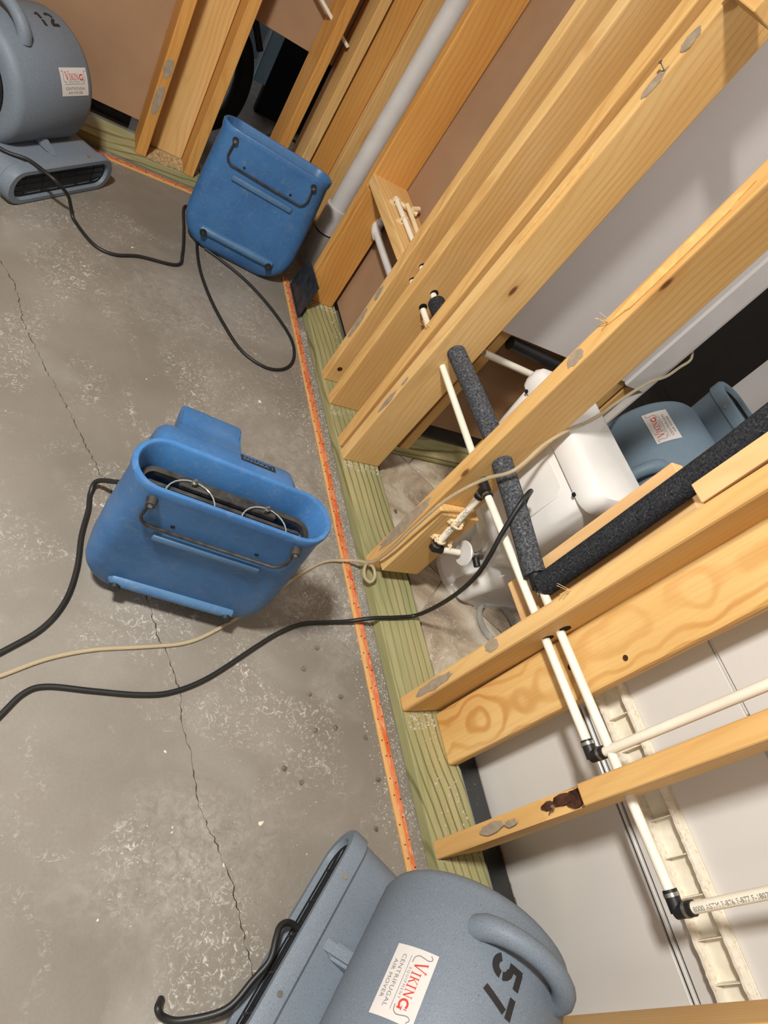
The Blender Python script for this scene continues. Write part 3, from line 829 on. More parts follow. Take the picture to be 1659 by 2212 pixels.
for z in (0.355, 0.282):
    c = clamp(wl, None, s=1.15); c.location = P(1.095, 0.829, z); c.rotation_euler = (pi / 2, 0, 0)
c = clamp(wl, None, s=1.15); c.location = P(1.140, 0.829, 0.252); c.rotation_euler = (pi / 2, pi / 2, 0)

# printed codes on two pipes
def text_mesh(s, size, sx=1.0, align='CENTER', off=0.0, spacing=1.0):
    cu = bpy.data.curves.new('txt', 'FONT'); cu.body = s; cu.size = size; cu.align_x = align; cu.align_y = 'CENTER'
    cu.offset = off; cu.space_character = spacing; cu.resolution_u = 3
    ob = bpy.data.objects.new('txt', cu); COL.objects.link(ob)
    bpy.context.view_layer.update()
    me = bpy.data.meshes.new_from_object(ob.evaluated_get(bpy.context.evaluated_depsgraph_get()))
    bpy.data.objects.remove(ob)
    for v in me.vertices: v.co.x *= sx
    return me
def place_text(name, me, mat, parent, fn):
    bm = bmesh.new(); bm.from_mesh(me)
    bmesh.ops.subdivide_edges(bm, edges=[e for e in bm.edges if e.calc_length() > 0.012], cuts=2)
    bmesh.ops.triangulate(bm, faces=bm.faces[:])
    for v in bm.verts: v.co = fn(v.co.x, v.co.y)
    m2 = bpy.data.meshes.new(name); bm.to_mesh(m2); bm.free(); m2.materials.append(mat)
    o = bpy.data.objects.new(name, m2); COL.objects.link(o); o.parent = parent
    return o
def on_pipe(a, b, r, out, flip=1):
    a, b = Vector(a), Vector(b); t = (b - a).normalized(); o = Vector(out); o = (o - t * o.dot(t)).normalized(); s = o.cross(t) * -flip
    def fn(u, v):
        th = v / r
        return (a + b) / 2 + t * u + (o * cos(th) + s * sin(th) * -1) * (r + 0.0004)
    return fn
# ------------------------------------------------------------------ insulated line
il = tag(empty('insulated_water_line', (1.095, 0.70, 0.54)), 'water pipe in foam insulation through the studs with a black foam riser', 'pipe')
def Q(x, y, z): return (x - 1.095, y - 0.70, z - 0.54)
bm = bmesh.new(); tube(bm, [Q(1.093, 1.300, 0.553), Q(1.093, 1.262, 0.553), Q(1.092, 1.1, 0.560), Q(1.092, 0.92, 0.564), Q(1.094, 0.75, 0.548), Q(1.098, 0.60, 0.527), Q(1.098, 0.575, 0.525)], 0.0255, 20)
link_mesh('foam_sleeve', bm, FOAM_GREY, il, True)['label'] = 'dusty grey foam sleeve'
bm = bmesh.new(); tube(bm, [Q(1.10, 0.545, 0.535), Q(1.10, 0.545, 0.56), Q(1.098, 0.545, 0.75), Q(1.10, 0.548, 0.90), Q(1.105, 0.552, 1.0), Q(1.10, 0.560, 1.2), Q(1.10, 0.56, 2.2)], 0.0265, 20)
link_mesh('foam_sleeve', bm, FOAM_BLACK, il, True)['label'] = 'black foam sleeve on the riser'
fitting(il, [(Q(1.098, 0.574, 0.525), Q(1.098, 0.545, 0.524)), (Q(1.10, 0.545, 0.52), Q(1.10, 0.545, 0.54))], 'tee', 0.018)
ring(il, Q(1.098, 0.545, 0.526), Q(1.098, 0.527, 0.528), 0.0125)
bm = bmesh.new(); cyl(bm, Q(1.098, 0.527, 0.529), Q(1.10, -0.055, 0.546), 0.0095, 14); link_mesh('pipe', bm, CREAM_PIPE, il, True)
bm = bmesh.new(); cyl(bm, Q(1.10, -0.077, 0.562), Q(1.075, -0.070, 1.9), 0.0095, 14); ri = link_mesh('pipe', bm, CREAM_PIPE, il, True)
fitting(il, [(Q(1.10, -0.045, 0.546), Q(1.10, -0.079, 0.546)), (Q(1.10, -0.077, 0.543), Q(1.10, -0.077, 0.578))], 'elbow')
ring(il, Q(1.10, -0.050, 0.546), Q(1.10, -0.056, 0.546)); ring(il, Q(1.10, -0.077, 0.562), Q(1.10, -0.077, 0.568))
place_text('print', text_mesh('8000 ASTM F-876 F-877 F-1807 F-2159 100 PSI @ 180', 0.0105), INK_GREY, il,
           on_pipe(Q(1.0995, -0.0768, 0.60), Q(1.095, -0.0755, 0.80), 0.0095, (-1, -0.25, 0.25)))
place_text('print', text_mesh('DURA-PEX  BCO', 0.013), INK_GREY, wl, on_pipe(drop0, drop1, 0.0095, (-0.8, -0.75, 0)))
place_text('print', text_mesh('3/4', 0.0001), INK_GREY, wl, on_pipe(drop0, drop1, 0.0095, (-1, 0, 0))) if False else None
# stub of insulated pipe between the doubled studs
ib = tag(empty('insulated_pipe_stub', (1.093, 1.45, 0.553)), 'short cream pipe with grey foam end between the doubled studs', 'pipe')
bm = bmesh.new(); cyl(bm, (0, 0.065, 0.0), (0, -0.03, 0.0), 0.0095, 14); link_mesh('pipe', bm, CREAM_PIPE, ib, True)
bm = bmesh.new(); cyl(bm, (0, 0.012, 0.0), (0, -0.09, 0.0), 0.0255, 20); link_mesh('foam_sleeve', bm, FOAM_BLACK, ib, True)
for (y, z) in ((1.6235, 0.553), (1.6235, 0.500)):
    bm = bmesh.new(); cyl(bm, (0, 0.0, 0), (0, -0.055, 0), 0.0095, 14)
    o = link_mesh('pipe_end', bm, CREAM_PIPE); o.location = (1.091, y, z)
    tag(o, ('upper' if z > .53 else 'lower') + ' cream pipe end poking out of the first stud left of the doubled studs', 'pipe')

# toilet supply: escutcheon and stop valve
sv = tag(empty('stop_valve', (1.19, 0.805, 0.256)), 'chrome stop valve with round white escutcheon behind the toilet', 'valve')
bm = bmesh.new()
prof = [(0.010, 0.0), (0.033, 0.0), (0.036, 0.003), (0.034, 0.007), (0.016, 0.012), (0.012, 0.03)]
rings_to_mesh(bm, [[(x, r * cos(2 * pi * k / 28), r * sin(2 * pi * k / 28)) for k in range(28)] for r, x in prof])
link_mesh('escutcheon', bm, WHITE_PVC, sv, True)
bm = bmesh.new(); cyl(bm, (0.02, 0, 0), (0.065, 0, 0.0), 0.009, 14); cyl(bm, (0.05, 0, 0), (0.05, -0.005, 0.03), 0.008, 12); cyl(bm, (0.06, 0, 0.0), (0.068, 0, 0), 0.013, 12)
link_mesh('valve_body', bm, STEEL, sv, True)
bm = bmesh.new(); cyl(bm, (0.05, 0, -0.005), (0.052, -0.03, -0.012), 0.010, 10); link_mesh('valve_handle', bm, BLACK_RUBBER, sv, True)
bm = bmesh.new(); tube(bm, catmull([(0.05, -0.005, 0.028), (0.053, 0.01, 0.06), (0.06, 0.05, 0.09), (0.08, 0.10, 0.125)], 6), 0.0045, 8); link_mesh('supply_tube', bm, CLEAR_PLASTIC, sv, True)

# ------------------------------------------------------------------ toilet
to = tag(empty('toilet', (1.20, 0.900, 0.008)), 'white toilet seen from behind its tank, in front of the cut drywall', 'toilet')
def zloft(bm, secs, cap=True):
    """secs: (z, cx, w_x, w_y, r)"""
    rings_to_mesh(bm, [[(cx + u, v, z) for u, v in rrect(wx, wy, min(r, wx / 2 * .98, wy / 2 * .98), 6)] for z, cx, wx, wy, r in secs], cap=cap)
bm = bmesh.new()
zloft(bm, [(0.355, 0.100, 0.12, 0.30, 0.05), (0.362, 0.098, 0.150, 0.345, 0.05), (0.40, 0.097, 0.165, 0.372, 0.045), (0.52, 0.097, 0.175, 0.392, 0.040), (0.618, 0.097, 0.180, 0.402, 0.036), (0.622, 0.097, 0.176, 0.398, 0.036)])
tank = link_mesh('tank', bm, PORCELAIN, to, True)
bm = bmesh.new()   # recessed field pressed in the back face
zloft(bm, [(0.44, 0.0088, 0.006, 0.20, 0.003), (0.47, 0.0082, 0.006, 0.26, 0.003), (0.58, 0.0080, 0.006, 0.27, 0.003), (0.60, 0.0086, 0.006, 0.24, 0.003)])
link_mesh('rib', bm, PORCELAIN, tank, True)
bm = bmesh.new()
zloft(bm, [(0.624, 0.100, 0.186, 0.410, 0.034), (0.6275, 0.100, 0.202, 0.426, 0.036), (0.642, 0.100, 0.208, 0.432, 0.036), (0.672, 0.100, 0.206, 0.430, 0.036), (0.684, 0.100, 0.194, 0.416, 0.034), (0.688, 0.100, 0.170, 0.39, 0.03)])
lid = link_mesh('tank_lid', bm, PORCELAIN, to, True)
for yy in (-0.165, 0.165):
    bm = bmesh.new(); box(bm, (-0.0062, yy - 0.004, 0.6235), (0.001, yy + 0.006, 0.6335), bevel=0.002)
    link_mesh('notch', bm, DARK_IN, lid)
bm = bmesh.new()
def bowl_sec(z, x0, x1, wy, sq=0.5):
    n = 32; out = []
    cx, rx, ry = (x0 + x1) / 2, (x1 - x0) / 2, wy / 2
    for k in range(n):
        a = 2 * pi * k / n
        c_, s_ = cos(a), sin(a)
        e = 0.55 if c_ < 0 else 0.95
        out.append((cx + rx * math.copysign(abs(c_) ** e, c_), ry * math.copysign(abs(s_) ** 0.8, s_), z))
    return out
rings_to_mesh(bm, [bowl_sec(0.0, 0.125, 0.62, 0.235), bowl_sec(0.02, 0.125, 0.62, 0.235), bowl_sec(0.045, 0.145, 0.60, 0.195), bowl_sec(0.12, 0.16, 0.58, 0.165), bowl_sec(0.20, 0.13, 0.60, 0.20),
                   bowl_sec(0.29, 0.05, 0.66, 0.32), bowl_sec(0.345, 0.02, 0.69, 0.365), bowl_sec(0.365, 0.02, 0.69, 0.365)])
link_mesh('bowl', bm, PORCELAIN, to, True)
bm = bmesh.new()
for s in (-1, 1):
    tube(bm, catmull([(0.17, s * 0.075, 0.03), (0.19, s * 0.09, 0.12), (0.27, s * 0.095, 0.20), (0.36, s * 0.085, 0.15), (0.40, s * 0.085, 0.05)], 6), 0.038, 12)
link_mesh('trapway', bm, PORCELAIN, to, True)
bm = bmesh.new(); rings_to_mesh(bm, [bowl_sec(0.366, 0.19, 0.70, 0.37), bowl_sec(0.385, 0.185, 0.705, 0.375), bowl_sec(0.396, 0.20, 0.69, 0.35)]); link_mesh('seat_lid', bm, PORCELAIN, to, True)
for s in (-1, 1):
    bm = bmesh.new(); cyl(bm, (0.255, s * 0.088, 0.015), (0.255, s * 0.088, 0.040), 0.0165, 20, 0.013)
    link_mesh('bolt_cap', bm, PORCELAIN, to, True)
ck = tag(empty('coiled_clear_hose', (1.50, 0.725, 0.009)), 'loose coil of clear hose on the tile beside the toilet foot', 'hose')
bm = bmesh.new(); tube(bm, [(0.075 * cos(a), 0.075 * sin(a), 0.008 + 0.004 * (a / 6.3)) for a in [k * 0.25 for k in range(52)]], 0.008, 8); link_mesh('hose', bm, CLEAR_PLASTIC, ck, True)

# ------------------------------------------------------------------ tub and surround behind the studs
RAIL_MAT = NT('broken_fibreglass_edge', 0.7, 0.2)
_v = RAIL_MAT.coords((1, 1, 1)); _n = RAIL_MAT.noise(_v, 120, 5, 0.75)
RAIL_MAT.col(RAIL_MAT.ramp(_n, [(0.34, srgb(206, 184, 152)), (0.44, srgb(228, 218, 200)), (0.55, srgb(232, 226, 212))]))
RAIL_MAT.bump(_n, 0.6, 0.002); RAIL_MAT = RAIL_MAT.m
tb = tag(empty('bathtub', (1.25, -0.6, 0.0)), 'white tub back and surround panels behind the lower studs', 'bathtub')
YT = 0.335 + 0.6
bm = bmesh.new(); box(bm, (0.004, -0.9, 0.0085), (0.012, YT, 0.385), bevel=0.002); link_mesh('apron', bm, ACRYLIC, tb)
bm = bmesh.new(); box(bm, (0.002, -0.9, 0.3925), (0.012, YT + 0.01, 0.3995), bevel=0.0015); link_mesh('bead', bm, ACRYLIC, tb)
bm = bmesh.new(); box(bm, (0.000, -0.9, 0.4070), (0.012, YT + 0.01, 0.452), bevel=0.002); link_mesh('bead', bm, ACRYLIC, tb)
bm = bmesh.new(); box(bm, (-0.004, -0.9, 0.452), (0.010, YT + 0.01, 0.5325)); link_mesh('flange_back', bm, RIB_CREAM, tb)
for z in (0.463, 0.524):
    bm = bmesh.new(); n = 190; rr = random.Random(int(z * 1000)); top = []; bot = []
    y0 = -0.3
    A = []
    for i in range(n + 1):
        y = y0 + (YT + 0.01 - y0) * i / n
        j = rr.uniform(0, 0.003)
        A.append((y, j))
    prev = None
    for y, j in A:
        cur = [bm.verts.new((-0.003, y, z)), bm.verts.new((-0.030 + j, y, z)), bm.verts.new((-0.030 + j * .7, y, z + 0.0055 + j * .4)), bm.verts.new((-0.003, y, z + 0.0065))]
        if prev:
            for q in range(4): bm.faces.new((prev[q], prev[(q + 1) % 4], cur[(q + 1) % 4], cur[q]))
        prev = cur
    rail = link_mesh('rail', bm, RAIL_MAT, tb)
ribm = None
ys = [0.332 - 0.0667 * k for k in range(15)]
for y in ys:
    if ribm is None:
        bm = bmesh.new(); box(bm, (-0.024, -0.001, 0.4695), (-0.003, 0.001, 0.524))
        ribm = link_mesh('rib', bm, RIB_CREAM, tb); ribm.location = (0, y + 0.6, 0)
    else:
        r2 = ribm.copy(); COL.objects.link(r2); r2.parent = tb; r2.location = (0, y + 0.6, 0)
bm = bmesh.new(); box(bm, (-0.006, -0.9, 0.5335), (0.010, YT, 0.737), bevel=0.001); link_mesh('surround_panel', bm, ACRYLIC, tb)
bm = bmesh.new(); box(bm, (-0.001, 0.6 + 0.18, 0.7375), (0.010, YT, 0.744), bevel=0.001); link_mesh('bead', bm, TRIM_WHITE, tb)
bm = bmesh.new(); box(bm, (-0.006, -0.9, 0.745), (0.010, YT, 2.2), bevel=0.001); link_mesh('surround_panel', bm, ACRYLIC, tb)
bm = bmesh.new(); box(bm, (0.014, -0.9, 0.0085), (0.020, YT - 0.013, 0.46)); link_mesh('backing', bm, UNLIT_PAINT, tb)  # dark grey puts the shade of the grooves into the backing
bm = bmesh.new(); box(bm, (0.021, YT - 0.012, 0.0085), (0.70, YT, 0.40), bevel=0.002); link_mesh('end_panel', bm, ACRYLIC, tb)

# ------------------------------------------------------------------ grey centrifugal air movers
LETTERS = {   # simple serif capitals as stroke lists in a unit box: (x0,y0,x1,y1,w)
    'V': [((0.08, 1.0), (0.50, 0.0), .17), ((0.50, 0.0), (0.92, 1.12), .09), ((-0.05, 1.0), (0.28, 1.0), .06), ((0.74, 1.0), (1.06, 1.0), .06)],
    'I': [((0.5, 0.0), (0.5, 1.0), .30), ((0.1, 0.0), (0.9, 0.0), .08), ((0.1, 1.0), (0.9, 1.0), .08)],
    'K': [((0.2, 0.0), (0.2, 1.0), .17), ((0.0, 0.0), (0.42, 0.0), .06), ((0.0, 1.0), (0.42, 1.0), .06), ((0.25, 0.42), (0.85, 1.0), .08), ((0.38, 0.55), (0.9, 0.0), .17), ((0.7, 0.0), (1.05, 0.0), .06), ((0.65, 1.0), (1.0, 1.0), .06)],
    'N': [((0.15, 0.0), (0.15, 1.0), .08), ((0.12, 1.0), (0.85, 0.0), .17), ((0.85, 0.0), (0.85, 1.0), .08), ((0.0, 0.0), (0.32, 0.0), .06), ((0.68, 1.0), (1.02, 1.0), .06), ((-0.02, 1.0), (0.2, 1.0), .06)],
}
def seg_quad(bm, p, q, w):
    p, q = Vector(p), Vector(q); d = (q - p).normalized(); s = Vector((-d.y, d.x)) * w / 2
    bm.faces.new([bm.verts.new((*v, 0)) for v in (p - s, q - s, q + s, p + s)])
def arc_strip(bm, c, r0, r1, a0, a1, n=14, sx=1.0):
    prev = None
    for k in range(n + 1):
        a = a0 + (a1 - a0) * k / n
        cur = [bm.verts.new((c[0] + r * cos(a) * sx, c[1] + r * sin(a), 0)) for r in (r0, r1)]
        if prev: bm.faces.new((prev[0], prev[1], cur[1], cur[0]))
        prev = cur
def word_mesh():
    """VIKING in red serif capitals, baseline 0, cap height 1 for the inner letters"""
    bm = bmesh.new()
    x = 0
    def letter(ch, x, w, h, y0=0):
        for p, q, t in LETTERS[ch]:
            seg_quad(bm, (x + p[0] * w, y0 + p[1] * h), (x + q[0] * w, y0 + q[1] * h), t * (w if ch != 'I' or p[1] != q[1] else 1))
    letter('V', 0.0, 1.0, 1.45, -0.05)
    letter('I', 1.02, 0.42, 1.0); letter('K', 1.52, 0.72, 1.0); letter('I', 2.30, 0.42, 1.0); letter('N', 2.82, 0.80, 1.0)
    c = (4.30, 0.42)
    arc_strip(bm, c, 0.34, 0.56, radians(50), radians(320), 18, 1.0)
    seg_quad(bm, (4.72, -0.16), (4.72, 0.34), .17); seg_quad(bm, (4.46, 0.36), (4.92, 0.36), .08)
    seg_quad(bm, (4.72, 0.62), (4.72, 0.98), .07)
    for v in bm.verts: v.co.x -= 2.45; v.co.y -= 0.5
    me = bpy.data.meshes.new('word'); bm.to_mesh(me); bm.free()
    return me

DR, DZ, DW = 0.179, 0.231, 0.150     # drum radius, axis height, half width
FY = -0.250                          # outlet plane
def make_air_mover(name, loc, rz, label, mat, digits=None, digits_pos=None, sticker_pos=(0.050, 43), wrap=False, hooks=True):
    t = tag(empty(name, loc, rz), label, 'air mover', 'grey centrifugal air movers')
    # housing: drum + snout in one skin each, joined
    bm = bmesh.new()
    n = 56
    rr = [(-DW, DR - 0.030), (-DW + 0.004, DR - 0.016), (-DW + 0.012, DR - 0.006), (-DW + 0.026, DR), (DW - 0.026, DR), (DW - 0.012, DR - 0.006), (DW - 0.004, DR - 0.016), (DW, DR - 0.030)]
    rings = [[(x, r * cos(2 * pi * k / n), DZ + r * sin(2 * pi * k / n)) for k in range(n)] for x, r in rr]
    inner = [[(x, r * cos(2 * pi * k / n), DZ + r * sin(2 * pi * k / n)) for k in range(n)] for x, r in ((DW - 0.004, 0.122), (DW - 0.05, 0.110))]
    inner2 = [[(x, r * cos(2 * pi * k / n), DZ + r * sin(2 * pi * k / n)) for k in range(n)] for x, r in ((-DW + 0.05, 0.110), (-DW + 0.004, 0.122))]
    rings_to_mesh(bm, inner2 + rings + inner, cap=True)
    # snout shell with rounded slot opening
    W, Hh = 0.425, 0.112
    S = lambda w, h, y, zc: [(u, y, zc + v) for u, v in stad(w, h, 10)]
    rings_to_mesh(bm, [S(0.36, 0.050, FY + 0.12, 0.058), S(0.386, 0.080, FY + 0.004, 0.058), S(0.390, 0.084, FY, 0.058),
                       S(W + 0.004, 0.108, FY, 0.058), S(W + 0.014, Hh + 0.004, FY + 0.006, 0.058), S(W + 0.014, Hh + 0.004, FY + 0.034, 0.058),
                       S(W, Hh - 0.006, FY + 0.040, 0.057), S(W - 0.012, Hh - 0.006, -0.06, 0.057), S(W - 0.03, Hh - 0.01, 0.12, 0.058), S(W - 0.10, Hh - 0.03, 0.17, 0.058)])
    # pedestal filling between snout and drum
    body = link_mesh('housing', bm, mat, t, True)
    bm = bmesh.new()   # gusset ridge on the snout
    a = 0.016
    v = [(-a, FY + 0.045, 0.108), (a, FY + 0.045, 0.108), (a, -0.06, 0.108), (-a, -0.06, 0.108), (-a * .9, -0.120, 0.150), (a * .9, -0.120, 0.150), (a * .9, -0.06, 0.150), (-a * .9, -0.06, 0.150)]
    vs = [bm.verts.new(p) for p in v]
    for f in ((0, 1, 2, 3), (0, 1, 5, 4), (1, 2, 6, 5), (3, 0, 4, 7), (4, 5, 6, 7), (2, 3, 7, 6)): bm.faces.new([vs[i] for i in f])
    bmesh.ops.bevel(bm, geom=bm.edges[:], offset=0.006, segments=2, affect='EDGES')
    link_mesh('gusset', bm, mat, t, True)
    # handle: fat curved grip over the top, front to back
    bm = bmesh.new()
    hp = []; hr = []
    for k in range(15):
        q = k / 14; ang = radians(120 - 60 * q)
        lift = 0.044 * (sin(pi * q) ** 0.55)
        R0 = DR - 0.008 + lift
        hp.append((-0.070, R0 * cos(ang), DZ + R0 * sin(ang)))
        hr.append(0.017 + 0.004 * (1 - sin(pi * q)))
    tube(bm, hp, hr, 14); link_mesh('handle', bm, mat, t, True)
    # side grilles
    for s in (-1, 1):
        bm = bmesh.new()
        xx = s * (DW - 0.003)
        for r in (0.116, 0.095, 0.074, 0.053, 0.032): tube(bm, [(xx, r * cos(2 * pi * k / 32), DZ + r * sin(2 * pi * k / 32)) for k in range(32)], 0.0022, 6, True)
        for a in range(4): cyl(bm, (xx, 0.118 * cos(a * pi / 4), DZ + 0.118 * sin(a * pi / 4)), (xx, -0.118 * cos(a * pi / 4), DZ - 0.118 * sin(a * pi / 4)), 0.0022, 6)
        link_mesh('inlet_grille', bm, BLACK_WIRE, t, True)
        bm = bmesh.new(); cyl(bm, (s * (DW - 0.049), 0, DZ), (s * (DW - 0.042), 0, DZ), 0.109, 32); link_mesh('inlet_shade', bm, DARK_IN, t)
    # outlet grille of black wire
    bm = bmesh.new()
    for z in (0.038, 0.058, 0.078): cyl(bm, (-0.183, FY + 0.012, z), (0.183, FY + 0.012, z), 0.0019, 6)
    for x in (-0.14, -0.07, 0.0, 0.07, 0.14): cyl(bm, (x, FY + 0.014, 0.021), (x, FY + 0.014, 0.095), 0.0019, 6)
    tube(bm, [(u, FY + 0.012, 0.058 + v) for u, v in stad(0.378, 0.073, 8)], 0.0019, 6, True)
    link_mesh('outlet_grille', bm, BLACK_WIRE, t, True)
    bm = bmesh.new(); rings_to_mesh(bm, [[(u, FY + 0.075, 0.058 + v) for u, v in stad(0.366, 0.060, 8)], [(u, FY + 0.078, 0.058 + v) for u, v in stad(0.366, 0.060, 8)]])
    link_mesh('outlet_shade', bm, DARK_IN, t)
    for x in (-0.11, 0.11):
        bm = bmesh.new(); cyl(bm, (x, FY + 0.020, 0.113), (x, FY + 0.020, 0.1175), 0.0055, 12); link_mesh('bolt', bm, STEEL, t, True)
    for x in (-0.15, 0.15):
        for y in (FY + 0.05, 0.10):
            bm = bmesh.new(); cyl(bm, (x, y, 0), (x, y, 0.006), 0.014, 14); link_mesh('foot', bm, BLACK_RUBBER, t, True)
    # printed sticker bent round the drum
    lu, th0 = sticker_pos[0], radians(sticker_pos[1])
    lw, lh = 0.106, 0.072
    def drum_pt(u, v, e=0.0):
        th = th0 + v / DR
        return Vector((lu + u, -(DR + e) * cos(th), DZ + (DR + e) * sin(th)))
    bm = bmesh.new(); nv, prev = 8, None
    for k in range(nv + 1):
        v = -lh / 2 + lh * k / nv
        cur = [bm.verts.new(drum_pt(u, v, 0.0008)) for u in (-lw / 2, lw / 2)]
        if prev: bm.faces.new((prev[0], prev[1], cur[1], cur[0]))
        prev = cur
    lab = link_mesh('sticker', bm, LABEL_WHITE, t)
    fn = lambda dx, dy, s=1.0, e=0.0014: (lambda u, v: drum_pt(u * s + dx, v * s + dy, e))
    place_text('sticker_lettering', word_mesh(), INK_RED, lab, fn(0.001, 0.013, 0.0145))
    place_text('sticker_lettering', text_mesh('EQUIPMENT', 0.0062, spacing=1.5), INK_GREY, lab, fn(0, 0.0005))
    place_text('sticker_lettering', text_mesh('CENTRIFUGAL', 0.0098, 1.15, spacing=1.1), INK_GREY, lab, fn(0, -0.0165))
    place_text('sticker_lettering', text_mesh('AIR MOVER', 0.0092, 1.15, spacing=1.1), INK_GREY, lab, fn(0, -0.0275))
    bm = bmesh.new(); seg_quad(bm, (-0.040, -0.008), (0.040, -0.008), 0.0008)
    for s in (-1, 1):   # curling flourishes either side of the name
        pts = [(s * 0.049, 0.022), (s * 0.044, 0.026), (s * 0.0405, 0.021), (s * 0.042, 0.012), (s * 0.043, 0.004), (s * 0.039, -0.002), (s * 0.031, -0.003)]
        cp = catmull([(a, b, 0) for a, b in pts], 4)
        for p, q in zip(cp[:-1], cp[1:]): seg_quad(bm, p.xy, q.xy, 0.0013)
    me = bpy.data.meshes.new('fl'); bm.to_mesh(me); bm.free()
    place_text('sticker_lettering', me, INK_GREY, lab, fn(0, 0.003))
    if digits:
        du, dz_deg, size = digits_pos
        a0 = radians(dz_deg)
        def dfn(u, v):
            th = a0 + v / DR
            return Vector((du + u, -(DR + 0.0014) * cos(th), DZ + (DR + 0.0014) * sin(th)))
        if digits == '57':
            bm = bmesh.new(); w = 0.030; h = 0.052; g = 0.003; tk = 0.0105
            # stencil 5
            x = -0.036
            seg_quad(bm, (x + 0.004, h - tk / 2), (x + w, h - tk / 2), tk)
            seg_quad(bm, (x + tk / 2, h * .52), (x + tk / 2, h - tk * .1), tk)
            arc_strip(bm, (x + 0.012, 0.0175), 0.0070, 0.0185, radians(12), radians(100), 10)
            arc_strip(bm, (x + 0.012, 0.0175), 0.0070, 0.0185, radians(-150), radians(-5), 14)
            # stencil 7
            x = 0.006
            seg_quad(bm, (x, h - tk / 2), (x + w, h - tk / 2), tk)
            seg_quad(bm, (x + w - 0.006, h - tk - 0.003), (x + 0.010, 0.0), tk)
        else:
            bm = bmesh.new(); tk = 0.009; h = 0.046
            seg_quad(bm, (-0.026, 0.0), (-0.024, h * .42), tk); seg_quad(bm, (-0.0235, h * .52), (-0.022, h), tk); seg_quad(bm, (-0.033, h * .82), (-0.024, h * .97), 0.005)
            x = 0.0
            arc_strip(bm, (x + 0.012, h - 0.013), 0.005, 0.014, radians(-20), radians(150), 10)
            seg_quad(bm, (x + 0.020, h * .52), (x + 0.003, 0.008), tk)
            seg_quad(bm, (x - 0.001, 0.004), (x + 0.026, 0.004), tk)
        me = bpy.data.meshes.new('dg'); bm.to_mesh(me); bm.free()
        place_text('stencil_number', me, INK_BLACK, t, dfn)
    # cord hook at the back
    if hooks:
        bm = bmesh.new()
        tube(bm, catmull([(-0.03, 0.155, 0.26), (-0.03, 0.195, 0.28), (-0.03, 0.222, 0.32), (-0.03, 0.228, 0.385)], 5), 0.013, 12)
        link_mesh('cord_hook', bm, mat, t, True); bm = bmesh.new()
        tube(bm, catmull([(-0.03, 0.150, 0.18), (-0.03, 0.195, 0.15), (-0.03, 0.222, 0.11), (-0.03, 0.228, 0.07)], 5), 0.013, 12)
        link_mesh('cord_hook', bm, mat, t, True)
    if wrap:
        bm = bmesh.new()
        tube(bm, catmull([(-0.06, 0.192, 0.35), (-0.03, 0.196, 0.36), (0.0, 0.192, 0.35), (0.01, 0.196, 0.25), (0.0, 0.192, 0.09), (-0.03, 0.196, 0.08), (-0.06, 0.192, 0.10), (-0.068, 0.196, 0.25), (-0.06, 0.200, 0.345), (0.005, 0.202, 0.35)], 6), 0.0062, 8)
        link_mesh('wound_cord', bm, BLACK_RUBBER, t, True)
    return t

am_front = make_air_mover('air_mover', (0.817, -0.138, 0), math.atan2(-0.69, -0.73),
                          'grey speckled air mover stencilled 57 at the bottom of the photo', GREY_PLASTIC, '57', (-0.014, 72, 1), (0.053, 36), wrap=True)
am_back = make_air_mover('air_mover', (-0.009, 2.347, 0), math.atan2(0.747, 0.665),
                         'grey speckled air mover stencilled 12 in the upper left corner', GREY_PLASTIC, '12', (0.068, 74, 1), (0.063, 28))
am_bath = make_air_mover('air_mover', (0, 0, 0), 0, 'blue-grey air mover lying on its back on the toilet, outlet upward', BLUEGREY_PLASTIC, hooks=False)
# local x -> +Y, local -y -> +Z, local z -> -X
Mb = Matrix(((0, 0, -1), (1, 0, 0), (0, -1, 0))).to_4x4()
am_bath.matrix_world = Matrix.Translation((1.995, 0.957, 0.586)) @ Mb

